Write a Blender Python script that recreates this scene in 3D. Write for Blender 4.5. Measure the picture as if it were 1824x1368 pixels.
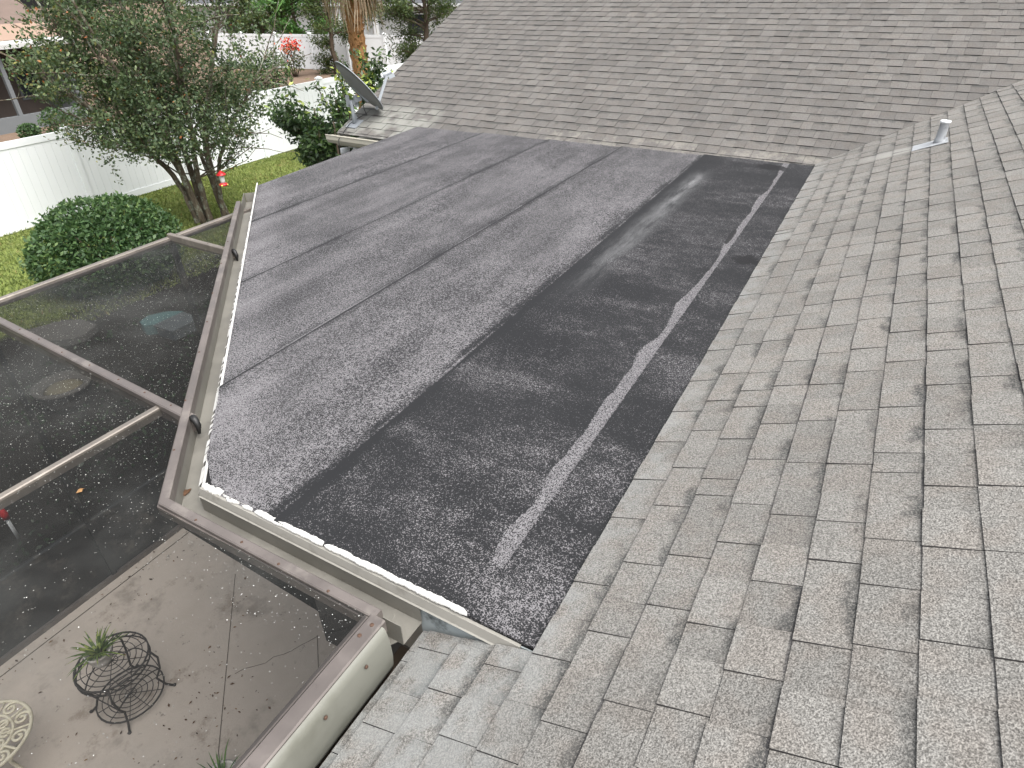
import bpy, math, random
import numpy as np
from mathutils import Vector, Matrix

for o in list(bpy.data.objects):
    bpy.data.objects.remove(o)
SC = bpy.context.scene
COL = SC.collection
R = math.radians

# ------------------------------------------------------------------ camera
CAM_Z = 4.6
F_PX, PITCH, ROLL, YAW = 1140.0, 0.5737, 0.02483, -0.5164
_cp, _sp = math.cos(PITCH), math.sin(PITCH)
FW = Vector((math.sin(YAW) * _cp, math.cos(YAW) * _cp, -_sp))
_rt = FW.cross(Vector((0, 0, 1))).normalized()
_dn = FW.cross(_rt)
RT = math.cos(ROLL) * _rt + math.sin(ROLL) * _dn
DN = -math.sin(ROLL) * _rt + math.cos(ROLL) * _dn
cam_d = bpy.data.cameras.new('camera')
cam_d.sensor_width = 36.0
cam_d.lens = F_PX / 1824.0 * 36.0
cam_d.clip_start = 0.05
cam_d.clip_end = 600
cam = bpy.data.objects.new('camera', cam_d)
COL.objects.link(cam)
cam.matrix_world = Matrix(((RT.x, -DN.x, -FW.x, 0), (RT.y, -DN.y, -FW.y, 0), (RT.z, -DN.z, -FW.z, CAM_Z), (0, 0, 0, 1)))
SC.camera = cam
CO = Vector((0, 0, CAM_Z))

# ------------------------------------------------------------------ sky, sun, exposure
SUN_EL, SUN_AZ = R(60), R(104)      # azimuth measured from +Y towards +X
w = bpy.data.worlds.new('World')
SC.world = w
w.use_nodes = True
nt = w.node_tree
nt.nodes.clear()
wo = nt.nodes.new('ShaderNodeOutputWorld')
wb = nt.nodes.new('ShaderNodeBackground')
ws = nt.nodes.new('ShaderNodeTexSky')
wh = nt.nodes.new('ShaderNodeHueSaturation')
ws.sky_type = 'NISHITA'
ws.sun_disc = False
ws.sun_elevation = SUN_EL
ws.sun_rotation = SUN_AZ
ws.air_density = 1.0
ws.dust_density = 6.0
ws.ozone_density = 1.0
wh.inputs['Saturation'].default_value = 0.22
wb.inputs['Strength'].default_value = 0.15
nt.links.new(ws.outputs[0], wh.inputs['Color'])
nt.links.new(wh.outputs[0], wb.inputs['Color'])
nt.links.new(wb.outputs[0], wo.inputs['Surface'])
sd = bpy.data.lights.new('sun', 'SUN')
sd.energy = 1.3
sd.angle = R(60)
sd.color = (1.0, 0.97, 0.93)
sun = bpy.data.objects.new('sun', sd)
COL.objects.link(sun)
sdir = Vector((math.sin(SUN_AZ) * math.cos(SUN_EL), math.cos(SUN_AZ) * math.cos(SUN_EL), math.sin(SUN_EL)))
sun.rotation_euler = sdir.to_track_quat('Z', 'Y').to_euler()
sun.location = (0, 0, 30)
SC.view_settings.view_transform = 'Standard'
SC.view_settings.look = 'None'
SC.view_settings.gamma = 1.0
SC.view_settings.use_curve_mapping = False
SC.view_settings.exposure = 1.25
SC.cycles.max_bounces = 8
SC.cycles.transparent_max_bounces = 16


# ------------------------------------------------------------------ helpers
def ray(px, py):
    return RT * ((px - 912) / F_PX) + DN * ((py - 684) / F_PX) + FW


def on_plane(px, py, p0, n):
    d = ray(px, py)
    t = (Vector(p0) - CO).dot(Vector(n)) / d.dot(Vector(n))
    return CO + d * t


def on_z(px, py, z):
    return on_plane(px, py, (0, 0, z), (0, 0, 1))


def on_x(px, py, x):
    return on_plane(px, py, (x, 0, 0), (1, 0, 0))


def on_y(px, py, y):
    return on_plane(px, py, (0, y, 0), (0, 1, 0))


def project(v):
    q = Vector(v) - CO
    dz = q.dot(FW)
    if dz < 0.05:
        return None
    return (q.dot(RT) / dz * F_PX + 912, q.dot(DN) / dz * F_PX + 684)


def tag(o, label=None, cat=None, group=None, kind=None):
    if label: o['label'] = label
    if cat: o['category'] = cat
    if group: o['group'] = group
    if kind: o['kind'] = kind
    return o


def empty(name, loc, label, cat, group=None):
    o = bpy.data.objects.new(name, None)
    COL.objects.link(o)
    o.location = loc
    o.empty_display_size = 0.1
    return tag(o, label, cat, group)


def link(name, me, parent=None):
    o = bpy.data.objects.new(name, me)
    COL.objects.link(o)
    if parent is not None:
        o.parent = parent
        m = Matrix.Translation(parent.location)      # every location is given in world coordinates
        o.matrix_parent_inverse = m.inverted()
    return o


class MB:
    """collects shapes in world coordinates; build() links them as one mesh object"""

    def __init__(s):
        s.v, s.f, s.m, s.uv, s.sm = [], [], [], None, []

    def add(s, vs, fs, m=0, sm=False):
        k = len(s.v)
        s.v += [tuple(v) for v in vs]
        for f in fs:
            s.f.append(tuple(i + k for i in f))
            s.m.append(m)
            s.sm.append(sm)

    def box(s, lo, hi, m=0):
        x0, y0, z0 = lo
        x1, y1, z1 = hi
        s.add([(x0, y0, z0), (x1, y0, z0), (x1, y1, z0), (x0, y1, z0), (x0, y0, z1), (x1, y0, z1), (x1, y1, z1), (x0, y1, z1)],
              [(0, 3, 2, 1), (4, 5, 6, 7), (0, 1, 5, 4), (1, 2, 6, 5), (2, 3, 7, 6), (3, 0, 4, 7)], m)
        return s

    def beam(s, p, q, wd, ht, up=(0, 0, 1), m=0, bev=0.0):
        """box from p to q; p,q run along the middle of the top face"""
        p, q, up = Vector(p), Vector(q), Vector(up)
        d = (q - p).normalized()
        sd_ = d.cross(up).normalized()
        u2 = sd_.cross(d).normalized()
        if bev:
            prof = [(-wd / 2, -ht), (wd / 2, -ht), (wd / 2, -bev), (wd / 2 - bev, 0), (-wd / 2 + bev, 0), (-wd / 2, -bev)]
        else:
            prof = [(-wd / 2, -ht), (wd / 2, -ht), (wd / 2, 0), (-wd / 2, 0)]
        n = len(prof)
        vs = [e + sd_ * a + u2 * b for e in (p, q) for a, b in prof]
        fs = [(i, (i + 1) % n, n + (i + 1) % n, n + i) for i in range(n)] + [tuple(range(n))[::-1], tuple(range(n, 2 * n))]
        s.add(vs, fs, m)
        return s

    def prism(s, poly, z0, z1, m=0):
        n = len(poly)
        zf0 = z0 if callable(z0) else (lambda x, y: z0)
        zf1 = z1 if callable(z1) else (lambda x, y: z1)
        vs = [(x, y, zf0(x, y)) for x, y in poly] + [(x, y, zf1(x, y)) for x, y in poly]
        s.add(vs, [tuple(range(n))[::-1], tuple(range(n, 2 * n))] + [(i, (i + 1) % n, n + (i + 1) % n, n + i) for i in range(n)], m)
        return s

    def tube(s, pts, rad, n=6, m=0, cap=True):
        pts = [Vector(p) for p in pts]
        k = len(pts)
        rad = rad if isinstance(rad, (list, tuple)) else [rad] * k
        vs = []
        ref = None
        for i, p in enumerate(pts):
            d = (pts[min(i + 1, k - 1)] - pts[max(i - 1, 0)])
            d = d.normalized() if d.length > 1e-9 else Vector((0, 0, 1))
            if ref is None:
                ref = d.orthogonal().normalized()
            a = ref - d * ref.dot(d)
            a = a.normalized() if a.length > 1e-6 else d.orthogonal().normalized()
            ref = a
            b = d.cross(a)
            for j in range(n):
                t = 2 * math.pi * j / n
                vs.append(p + (a * math.cos(t) + b * math.sin(t)) * rad[i])
        fs = [(i * n + j, i * n + (j + 1) % n, (i + 1) * n + (j + 1) % n, (i + 1) * n + j) for i in range(k - 1) for j in range(n)]
        if cap:
            fs += [tuple(range(n))[::-1], tuple(range((k - 1) * n, k * n))]
        s.add(vs, fs, m, True)
        return s

    def lathe(s, c, prof, n=20, m=0, axis=(0, 0, 1), sx=1.0):
        c, ax = Vector(c), Vector(axis).normalized()
        a = ax.orthogonal().normalized()
        b = ax.cross(a)
        vs = [c + ax * h + (a * math.cos(2 * math.pi * j / n) * sx + b * math.sin(2 * math.pi * j / n)) * r for r, h in prof for j in range(n)]
        k = len(prof)
        fs = [(i * n + j, i * n + (j + 1) % n, (i + 1) * n + (j + 1) % n, (i + 1) * n + j) for i in range(k - 1) for j in range(n)]
        fs += [tuple(range(n))[::-1], tuple(range((k - 1) * n, k * n))]
        s.add(vs, fs, m, True)
        return s

    def sweep(s, path, prof, m=0, closed=True):
        """mitred sweep of profile [(offset to the right of travel, z)] along a plan path [(x,y)]"""
        P = [Vector((x, y)) for x, y in path]
        k = len(P)
        rows = []
        for i in range(k):
            ds = []
            if i > 0: ds.append((P[i] - P[i - 1]).normalized())
            if i < k - 1: ds.append((P[i + 1] - P[i]).normalized())
            ns = [Vector((d.y, -d.x)) for d in ds]
            if len(ns) == 2:
                b = (ns[0] + ns[1]).normalized()
                b = b / b.dot(ns[0])
            else:
                b = ns[0]
            rows.append([(P[i].x + b.x * d, P[i].y + b.y * d, z) for d, z in prof])
        n = len(prof)
        vs = [v for r in rows for v in r]
        rng = range(n) if closed else range(n - 1)
        fs = [(i * n + j, i * n + (j + 1) % n, (i + 1) * n + (j + 1) % n, (i + 1) * n + j) for i in range(k - 1) for j in rng]
        if closed:
            fs += [tuple(range(n))[::-1], tuple(range((k - 1) * n, k * n))]
        s.add(vs, fs, m)
        return s

    def mesh(s, name, mats):
        me = bpy.data.meshes.new(name)
        me.from_pydata(s.v, [], s.f)
        for mt in (mats if isinstance(mats, (list, tuple)) else [mats]):
            me.materials.append(mt)
        me.polygons.foreach_set('material_index', s.m)
        me.polygons.foreach_set('use_smooth', s.sm)
        me.update()
        return me

    def build(s, name, mats, parent=None):
        """origin of the object: middle of its base"""
        xs = np.array(s.v)
        o = Vector(((xs[:, 0].min() + xs[:, 0].max()) / 2, (xs[:, 1].min() + xs[:, 1].max()) / 2, xs[:, 2].min()))
        s.v = [(x - o.x, y - o.y, z - o.z) for x, y, z in s.v]
        me = s.mesh(name, mats)
        ob = link(name, me, parent)
        ob.location = o
        return ob


# ------------------------------------------------------------------ materials
class NT:
    def __init__(s, name):
        s.mat = bpy.data.materials.new(name)
        s.mat.use_nodes = True
        s.t = s.mat.node_tree
        s.t.nodes.clear()
        s.out = s.t.nodes.new('ShaderNodeOutputMaterial')

    def n(s, typ, **kw):
        nd = s.t.nodes.new(typ)
        for k, v in kw.items():
            setattr(nd, k, v)
        return nd

    def set(s, sock, v):
        if hasattr(v, 'links') or isinstance(v, bpy.types.NodeSocket):
            s.t.links.new(v, sock)
        else:
            if sock.type == 'RGBA' and len(v) == 3:
                v = (*v, 1)
            sock.default_value = v

    def pos(s):
        return s.n('ShaderNodeNewGeometry').outputs['Position']

    def objc(s):
        return s.n('ShaderNodeTexCoord').outputs['Object']

    def sep(s, v):
        nd = s.n('ShaderNodeSeparateXYZ')
        s.set(nd.inputs[0], v)
        return nd.outputs

    def scale(s, v, sc_):
        nd = s.n('ShaderNodeVectorMath', operation='MULTIPLY')
        s.set(nd.inputs[0], v)
        nd.inputs[1].default_value = sc_
        return nd.outputs[0]

    def vadd(s, a, b):
        nd = s.n('ShaderNodeVectorMath', operation='ADD')
        s.set(nd.inputs[0], a)
        s.set(nd.inputs[1], b)
        return nd.outputs[0]

    def noise(s, v, sc_, det=2.0, rough=0.5):
        nd = s.n('ShaderNodeTexNoise')
        s.set(nd.inputs['Vector'], v)
        nd.inputs['Scale'].default_value = sc_
        nd.inputs['Detail'].default_value = det
        nd.inputs['Roughness'].default_value = rough
        return nd.outputs['Fac']

    def voro(s, v, sc_, out='Distance', rnd=1.0):
        nd = s.n('ShaderNodeTexVoronoi')
        s.set(nd.inputs['Vector'], v)
        nd.inputs['Scale'].default_value = sc_
        nd.inputs['Randomness'].default_value = rnd
        return nd.outputs[out]

    def math(s, op, a, b=0.0, c=None, clamp=False):
        nd = s.n('ShaderNodeMath', operation=op, use_clamp=clamp)
        s.set(nd.inputs[0], a)
        s.set(nd.inputs[1], b)
        if c is not None:
            s.set(nd.inputs[2], c)
        return nd.outputs[0]

    def smooth(s, v, a, b, lo=0.0, hi=1.0):
        nd = s.n('ShaderNodeMapRange', interpolation_type='SMOOTHSTEP')
        s.set(nd.inputs['Value'], v)
        s.set(nd.inputs['From Min'], a)
        s.set(nd.inputs['From Max'], b)
        s.set(nd.inputs['To Min'], lo)
        s.set(nd.inputs['To Max'], hi)
        return nd.outputs[0]

    def mix(s, f, a, b, bt='MIX'):
        nd = s.n('ShaderNodeMix', data_type='RGBA', blend_type=bt)
        s.set(nd.inputs[0], f)
        s.set(nd.inputs[6], a)
        s.set(nd.inputs[7], b)
        return nd.outputs[2]

    def attr(s, name):
        return s.n('ShaderNodeAttribute', attribute_name=name).outputs['Fac']

    def rnd(s):
        return s.n('ShaderNodeObjectInfo').outputs['Random']

    def bump(s, h, strength=0.3, dist=0.01):
        nd = s.n('ShaderNodeBump')
        nd.inputs['Strength'].default_value = strength
        nd.inputs['Distance'].default_value = dist
        s.set(nd.inputs['Height'], h)
        return nd.outputs[0]

    def bsdf(s, col, rough=0.8, spec=0.3, metal=0.0, normal=None, trans=None, alpha=None):
        nd = s.n('ShaderNodeBsdfPrincipled')
        s.set(nd.inputs['Base Color'], col)
        s.set(nd.inputs['Roughness'], rough)
        s.set(nd.inputs['Specular IOR Level'], spec)
        s.set(nd.inputs['Metallic'], metal)
        if normal is not None:
            s.set(nd.inputs['Normal'], normal)
        s.t.links.new(nd.outputs[0], s.out.inputs['Surface'])
        return nd


def plain(name, col, rough=0.7, spec=0.3, metal=0.0, var=0.15, sc_=6.0, bump=0.0, bsc=60.0, dirt=None, dirt_amt=0.5, dsc=3.0):
    m = NT(name)
    p = m.pos()
    a = m.noise(p, sc_, 4.0, 0.6)
    c = m.mix(a, tuple(x * (1 - var) for x in col), tuple(min(1, x * (1 + var)) for x in col))
    if dirt:
        d = m.smooth(m.noise(p, dsc, 6.0, 0.65), 0.5, 0.72, 0.0, dirt_amt)
        c = m.mix(d, c, dirt)
    nrm = m.bump(m.noise(p, bsc, 3.0), bump, 0.004) if bump else None
    m.bsdf(c, rough, spec, metal, nrm)
    return m.mat


def shingle_mat(name, dark, light, warm, kind):
    m = NT(name)
    p = m.pos()
    tone = m.math('FRACT', m.math('ADD', m.attr('tone'), m.rnd()))
    tone2 = m.math('FRACT', m.math('MULTIPLY', tone, 7.31))
    uvn = m.n('ShaderNodeUVMap')
    uv = m.sep(uvn.outputs[0])
    off = m.vadd(p, m.scale(m.n('ShaderNodeCombineXYZ').outputs[0], (1, 1, 1)))
    g1 = m.noise(p, 230, 1.0, 0.5)
    g2 = m.noise(p, 120, 2.0, 0.6)
    g = m.math('ADD', m.math('MULTIPLY', g1, 0.6), m.math('MULTIPLY', g2, 0.4))
    g = m.smooth(g, 0.30, 0.72)
    c = m.mix(g, dark, light)
    # colour blend drops that run through the granule mix
    bl = m.smooth(m.noise(p, 9.0, 2.0), 0.42, 0.62)
    c = m.mix(m.math('MULTIPLY', bl, 0.45), c, m.mix(1.0, c, warm, 'MULTIPLY'))
    # every tab its own shade
    tn = m.n('ShaderNodeCombineColor')
    sh = m.smooth(tone, 0.0, 1.0, 0.91 if kind == 'right' else 0.86, 1.07)
    for i in range(3):
        m.set(tn.inputs[i], sh)
    c = m.mix(1.0, c, tn.outputs[0], 'MULTIPLY')
    # dark shadow band of granules printed along the top of some tabs
    edge = m.math('ADD', uv[1], m.math('MULTIPLY', m.math('SUBTRACT', m.noise(p, 16, 3.0), 0.5), 0.75))
    band = m.smooth(edge, 0.62, 0.92)
    strength = m.math('MULTIPLY', m.smooth(tone2, 0.15, 0.75, 0.10, 0.95), m.smooth(m.noise(p, 5.0, 2.0), 0.38, 0.55))
    spk = m.smooth(m.noise(p, 150, 2.0, 0.7), 0.42, 0.56)
    c = m.mix(m.math('MULTIPLY', m.math('MULTIPLY', band, strength), m.math('ADD', m.math('MULTIPLY', spk, 0.65), 0.35)), c, (0.045, 0.046, 0.045))
    # dark ragged line against the course above
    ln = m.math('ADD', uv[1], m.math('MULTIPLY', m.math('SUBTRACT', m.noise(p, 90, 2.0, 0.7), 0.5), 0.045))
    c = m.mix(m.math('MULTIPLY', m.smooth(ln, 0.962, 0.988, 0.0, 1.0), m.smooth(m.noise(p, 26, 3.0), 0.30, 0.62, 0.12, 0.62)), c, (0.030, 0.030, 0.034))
    # roof-wide weathering
    big = m.smooth(m.noise(p, 0.9, 4.0, 0.6), 0.35, 0.7, 0.0, 0.28 if kind == 'back' else 0.16)
    c = m.mix(big, c, (0.07, 0.068, 0.066))
    xyz = m.sep(p)
    if kind == 'right':
        # pale wash-off streak below the lead flashing
        wv = m.math('ADD', xyz[1], m.math('MULTIPLY', m.noise(p, 4.0, 3.0), 0.12))
        st = m.math('MULTIPLY', m.smooth(wv, 6.86, 6.93), m.smooth(wv, 7.16, 7.09))
        st = m.math('MULTIPLY', st, m.math('MULTIPLY', m.smooth(xyz[0], 0.52, 0.42), m.smooth(xyz[0], -0.35, 0.1)))
        c = m.mix(m.math('MULTIPLY', st, 0.55), c, (0.30, 0.30, 0.28))
        # lichen bleached edge along the valley of the flat roof and along the eave
        ed = m.math('MULTIPLY', m.smooth(m.math('ADD', xyz[0], m.math('MULTIPLY', m.noise(p, 5.0, 4.0), 0.3)), -0.22, -0.45), m.smooth(m.noise(p, 14, 4.0), 0.35, 0.6))
        c = m.mix(m.math('MULTIPLY', ed, 0.5), c, (0.235, 0.245, 0.24))
    else:
        # pale lichen patch near the corner with the dish, pale first course
        lp = m.math('MULTIPLY', m.smooth(xyz[0], -5.3, -5.75), m.smooth(xyz[1], 8.15, 7.75))
        lp = m.math('MULTIPLY', lp, m.smooth(m.noise(p, 3.5, 4.0), 0.38, 0.58))
        c = m.mix(m.math('MULTIPLY', lp, 0.6), c, (0.26, 0.265, 0.24))
        fc = m.math('MULTIPLY', m.smooth(m.math('ADD', xyz[1], m.math('MULTIPLY', xyz[0], 0.064)), 7.52, 7.40), m.smooth(m.noise(p, 5.0, 4.0, 0.7), 0.45, 0.62))
        fc = m.math('MULTIPLY', fc, m.smooth(xyz[0], -4.6, -3.2))
        c = m.mix(m.math('MULTIPLY', fc, 0.40), c, (0.25, 0.237, 0.208))
    m.bsdf(c, 0.95, 0.15, 0.0, m.bump(g, 0.55, 0.003))
    return m.mat


M = {}
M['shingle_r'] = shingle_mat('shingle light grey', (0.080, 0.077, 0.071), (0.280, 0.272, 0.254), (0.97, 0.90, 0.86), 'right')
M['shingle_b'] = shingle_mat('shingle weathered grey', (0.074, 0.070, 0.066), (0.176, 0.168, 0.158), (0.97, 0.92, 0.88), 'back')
M['asphalt'] = plain('asphalt edge', (0.060, 0.057, 0.056), 0.95, 0.1)
M['asphalt_b'] = plain('dark asphalt edge', (0.018, 0.018, 0.020), 0.95, 0.1)
M['joint'] = plain('dirt filled joint', (0.09, 0.075, 0.06), 0.95, 0.1)
M['felt'] = plain('black roofing felt', (0.018, 0.018, 0.019), 0.95, 0.1)


def membrane_mat():
    m = NT('granulated roll roofing')
    p = m.pos()
    x, y, z = m.sep(p)
    wob = m.math('MULTIPLY', m.math('SUBTRACT', m.noise(p, 3.0, 4.0), 0.5), 0.10)
    xs = m.math('ADD', x, wob)
    # long streaks run with the rolls
    stv = m.scale(p, (5.0, 0.7, 1.0))
    st = m.noise(stv, 1.0, 5.0, 0.62)
    cl = m.noise(p, 1.9, 5.0, 0.68)
    cl2 = m.noise(p, 9.0, 5.0, 0.7)
    old = m.math('ADD', m.math('ADD', m.math('MULTIPLY', st, 0.62), m.math('MULTIPLY', cl, 0.42)), m.math('MULTIPLY', cl2, 0.20))
    old = m.smooth(old, 0.40, 0.84, 0.43, 0.66)
    # cross bands of lost granules on the newer, barer rolls
    bnv = m.scale(p, (0.5, 2.3, 1.0))
    bn = m.noise(bnv, 1.0, 5.0, 0.66)
    bare = m.math('ADD', m.math('MULTIPLY', bn, 0.7), m.math('MULTIPLY', cl2, 0.42))
    bare = m.smooth(bare, 0.40, 0.78, 0.16, 0.54)
    bare = m.math('MULTIPLY', bare, m.smooth(m.math('ADD', x, wob), -1.60, -1.36, m.smooth(y, 1.8, 4.5, 1.0, 0.45), 1.0))
    newer = m.smooth(m.math('ADD', x, m.math('MULTIPLY', wob, 0.12)), -1.705, -1.685)
    dens = m.math('ADD', m.math('MULTIPLY', old, m.math('SUBTRACT', 1.0, newer)), m.math('MULTIPLY', bare, newer))
    # dark bitumen along every lap
    for xl, wd in ((-1.69, 0.07), (-2.67, 0.07), (-3.64, 0.06), (-4.61, 0.05)):
        d = m.math('ABSOLUTE', m.math('SUBTRACT', m.math('ADD', xs, 0.025), xl + wd * 0.35))
        bd = m.smooth(d, 0.02, wd, 0.30 if xl > -2 else 0.15, 0.0)
        bd = m.math('MULTIPLY', bd, m.smooth(m.noise(p, 2.6, 4.0), 0.26, 0.60))
        dens = m.math('SUBTRACT', dens, bd)
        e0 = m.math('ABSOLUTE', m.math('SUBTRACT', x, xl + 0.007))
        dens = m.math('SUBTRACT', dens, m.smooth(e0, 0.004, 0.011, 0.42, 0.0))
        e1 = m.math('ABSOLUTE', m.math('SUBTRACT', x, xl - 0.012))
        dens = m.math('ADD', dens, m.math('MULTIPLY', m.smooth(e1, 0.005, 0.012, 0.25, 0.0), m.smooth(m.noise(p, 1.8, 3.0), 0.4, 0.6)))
    # pale granule bleed-out below the first lap
    lw = m.smooth(m.noise(m.scale(p, (0.0, 1.0, 0.0)), 1.3, 2.0, 0.55), 0.34, 0.66, 0.050, 0.105)
    lw = m.math('MULTIPLY', lw, m.math('MULTIPLY', m.smooth(y, 1.5, 5.5, 1.0, 0.62), m.smooth(y, 1.15, 1.6, 0.5, 1.0)))
    dl = m.math('ADD', m.math('SUBTRACT', -0.79, x), m.math('MULTIPLY', m.math('SUBTRACT', m.noise(p, 34, 3.0, 0.7), 0.5), 0.022))
    bleed = m.math('MULTIPLY', m.smooth(dl, 0.0, 0.004), m.smooth(m.math('SUBTRACT', dl, lw), 0.006, -0.004))
    bleed = m.math('MULTIPLY', bleed, m.smooth(y, 1.22, 1.34))
    dens = m.math('MAXIMUM', dens, m.math('MULTIPLY', bleed, 0.66))
    lw2 = m.math('MULTIPLY', m.smooth(m.noise(m.scale(p, (0.2, 1.0, 1.0)), 1.3, 6.0, 0.72), 0.54, 0.74), 0.09)
    dl2 = m.math('SUBTRACT', -1.692, x)
    bl2 = m.math('MULTIPLY', m.smooth(dl2, 0.0, 0.004), m.smooth(m.math('SUBTRACT', dl2, lw2), 0.006, -0.004))
    bl2 = m.math('MULTIPLY', bl2, m.smooth(y, 2.6, 3.4))
    dens = m.math('MAXIMUM', dens, m.math('MULTIPLY', bl2, 0.85))
    # front margin keeps more granules, left edge washed paler
    fr = m.math('MULTIPLY', m.smooth(y, 1.42, 1.12), m.smooth(x, -1.0, -0.7))
    dens = m.math('ADD', dens, m.math('MULTIPLY', fr, 0.22))
    lf = m.smooth(m.math('ADD', x, y), -0.50, -0.85)
    dens = m.math('ADD', dens, m.math('MULTIPLY', lf, 0.10))
    dens = m.math('MULTIPLY', dens, 1.0, clamp=True)
    g = m.math('ADD', m.math('MULTIPLY', m.noise(p, 190, 2.0, 0.65), 0.72), m.math('MULTIPLY', m.noise(p, 80, 2.0, 0.6), 0.28))
    thr = m.math('SUBTRACT', 0.685, m.math('MULTIPLY', dens, 0.33))
    sp = m.smooth(m.math('SUBTRACT', g, thr), -0.02, 0.05)
    darkc = m.mix(m.noise(p, 1.3, 4.0), (0.0115, 0.0120, 0.0130), (0.0165, 0.0170, 0.0182))
    lightc = m.mix(m.noise(p, 90, 2.0), (0.076, 0.073, 0.077), (0.236, 0.228, 0.236))
    c = m.mix(sp, darkc, lightc)
    # pale ragged smear beside the second lap
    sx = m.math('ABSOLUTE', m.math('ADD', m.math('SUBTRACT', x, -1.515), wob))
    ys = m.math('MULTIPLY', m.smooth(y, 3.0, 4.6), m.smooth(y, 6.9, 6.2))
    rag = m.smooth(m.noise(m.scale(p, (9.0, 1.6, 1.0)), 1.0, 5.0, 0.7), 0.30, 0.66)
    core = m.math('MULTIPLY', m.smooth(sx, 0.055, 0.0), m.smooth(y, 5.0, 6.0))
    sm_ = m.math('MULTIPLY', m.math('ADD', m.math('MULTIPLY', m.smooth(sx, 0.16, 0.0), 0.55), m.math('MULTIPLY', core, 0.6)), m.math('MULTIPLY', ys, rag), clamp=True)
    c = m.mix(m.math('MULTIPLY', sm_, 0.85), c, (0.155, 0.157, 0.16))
    # tar patches
    for (tx, ty, rx, ry) in ((-0.64, 4.50, 0.10, 0.10), (-0.93, 7.14, 0.17, 0.12), (-0.845, 4.95, 0.02, 0.22)):
        dx = m.math('DIVIDE', m.math('SUBTRACT', x, tx), rx)
        dy = m.math('DIVIDE', m.math('SUBTRACT', y, ty), ry)
        dd = m.math('ADD', m.math('MULTIPLY', dx, dx), m.math('MULTIPLY', dy, dy))
        tp = m.smooth(m.math('ADD', dd, m.math('MULTIPLY', m.math('SUBTRACT', m.noise(p, 14, 4.0, 0.7), 0.5), 3.2)), 1.0, 0.7)
        c = m.mix(m.math('MULTIPLY', tp, 0.85), c, (0.008, 0.008, 0.0085))
    rough = m.math('ADD', 0.66, m.math('MULTIPLY', sp, 0.25))
    h = m.math('ADD', m.math('MULTIPLY', sp, 0.6), m.math('MULTIPLY', m.noise(p, 1.2, 2.0), 3.0))
    m.bsdf(c, rough, 0.16, 0.0, m.bump(h, 0.35, 0.004))
    return m.mat


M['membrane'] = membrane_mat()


def metal_mat(name, col, patch, rough=0.42, metal=0.35):
    m = NT(name)
    p = m.pos()
    a = m.noise(p, 5.0, 5.0, 0.62)
    c = m.mix(m.smooth(a, 0.35, 0.65), tuple(v * 0.78 for v in col), col)
    c = m.mix(m.smooth(m.noise(p, 3.1, 5.0, 0.7), 0.52, 0.64, 0, 0.65), c, patch)
    c = m.mix(m.smooth(m.noise(p, 16, 5.0, 0.7), 0.60, 0.75, 0, 0.5), c, (0.06, 0.05, 0.045))
    m.bsdf(c, m.smooth(a, 0.3, 0.7, rough - 0.08, rough + 0.15), 0.5, metal, m.bump(m.noise(p, 40, 3.0), 0.06, 0.004))
    return m.mat


M['frame'] = metal_mat('weathered bronze aluminium', (0.148, 0.129, 0.119), (0.215, 0.192, 0.172))
M['frame_lt'] = metal_mat('pale weathered aluminium', (0.19, 0.168, 0.145), (0.28, 0.25, 0.215))
M['gutter'] = metal_mat('cream gutter metal', (0.190, 0.182, 0.160), (0.15, 0.143, 0.124), 0.5, 0.1)
M['cream'] = plain('cream painted metal', (0.145, 0.146, 0.125), 0.5, 0.4, 0.0, 0.12, 3.0, dirt=(0.07, 0.07, 0.052), dirt_amt=0.55, dsc=2.2)
M['drip'] = plain('drip edge metal', (0.25, 0.24, 0.215), 0.5, 0.4, 0.1, 0.15, 8.0, dirt=(0.14, 0.13, 0.11), dirt_amt=0.7, dsc=9.0)
M['sealant'] = plain('white sealant', (0.46, 0.455, 0.435), 0.75, 0.3, 0.0, 0.06, 9.0, bump=0.4, bsc=60, dirt=(0.45, 0.44, 0.40), dirt_amt=0.6, dsc=14.0)
M['bluepaint'] = plain('pale blue grey coating', (0.30, 0.335, 0.345), 0.7, 0.3, 0.0, 0.1, 6.0, dirt=(0.06, 0.07, 0.07), dirt_amt=0.95, dsc=11.0)
M['soil'] = plain('potting soil', (0.035, 0.027, 0.02), 0.95, 0.1)
M['kick'] = plain('black kick plate', (0.014, 0.014, 0.014), 0.55, 0.4, 0, 0.3, 5.0, dirt=(0.10, 0.09, 0.075), dirt_amt=0.7, dsc=5.0)
M['black'] = plain('black plastic', (0.012, 0.012, 0.012), 0.5, 0.4)
M['rust'] = plain('rusty screw', (0.075, 0.045, 0.032), 0.8, 0.2)
M['vinyl'] = plain('white vinyl', (0.69, 0.71, 0.72), 0.5, 0.4, 0.0, 0.02, 1.5)
M['soffit'] = plain('cream fascia', (0.48, 0.455, 0.385), 0.6, 0.3, 0.0, 0.06)
M['stucco'] = plain('house stucco', (0.55, 0.52, 0.46), 0.9, 0.1, 0.0, 0.06, 4.0, bump=0.3, bsc=120)


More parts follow.
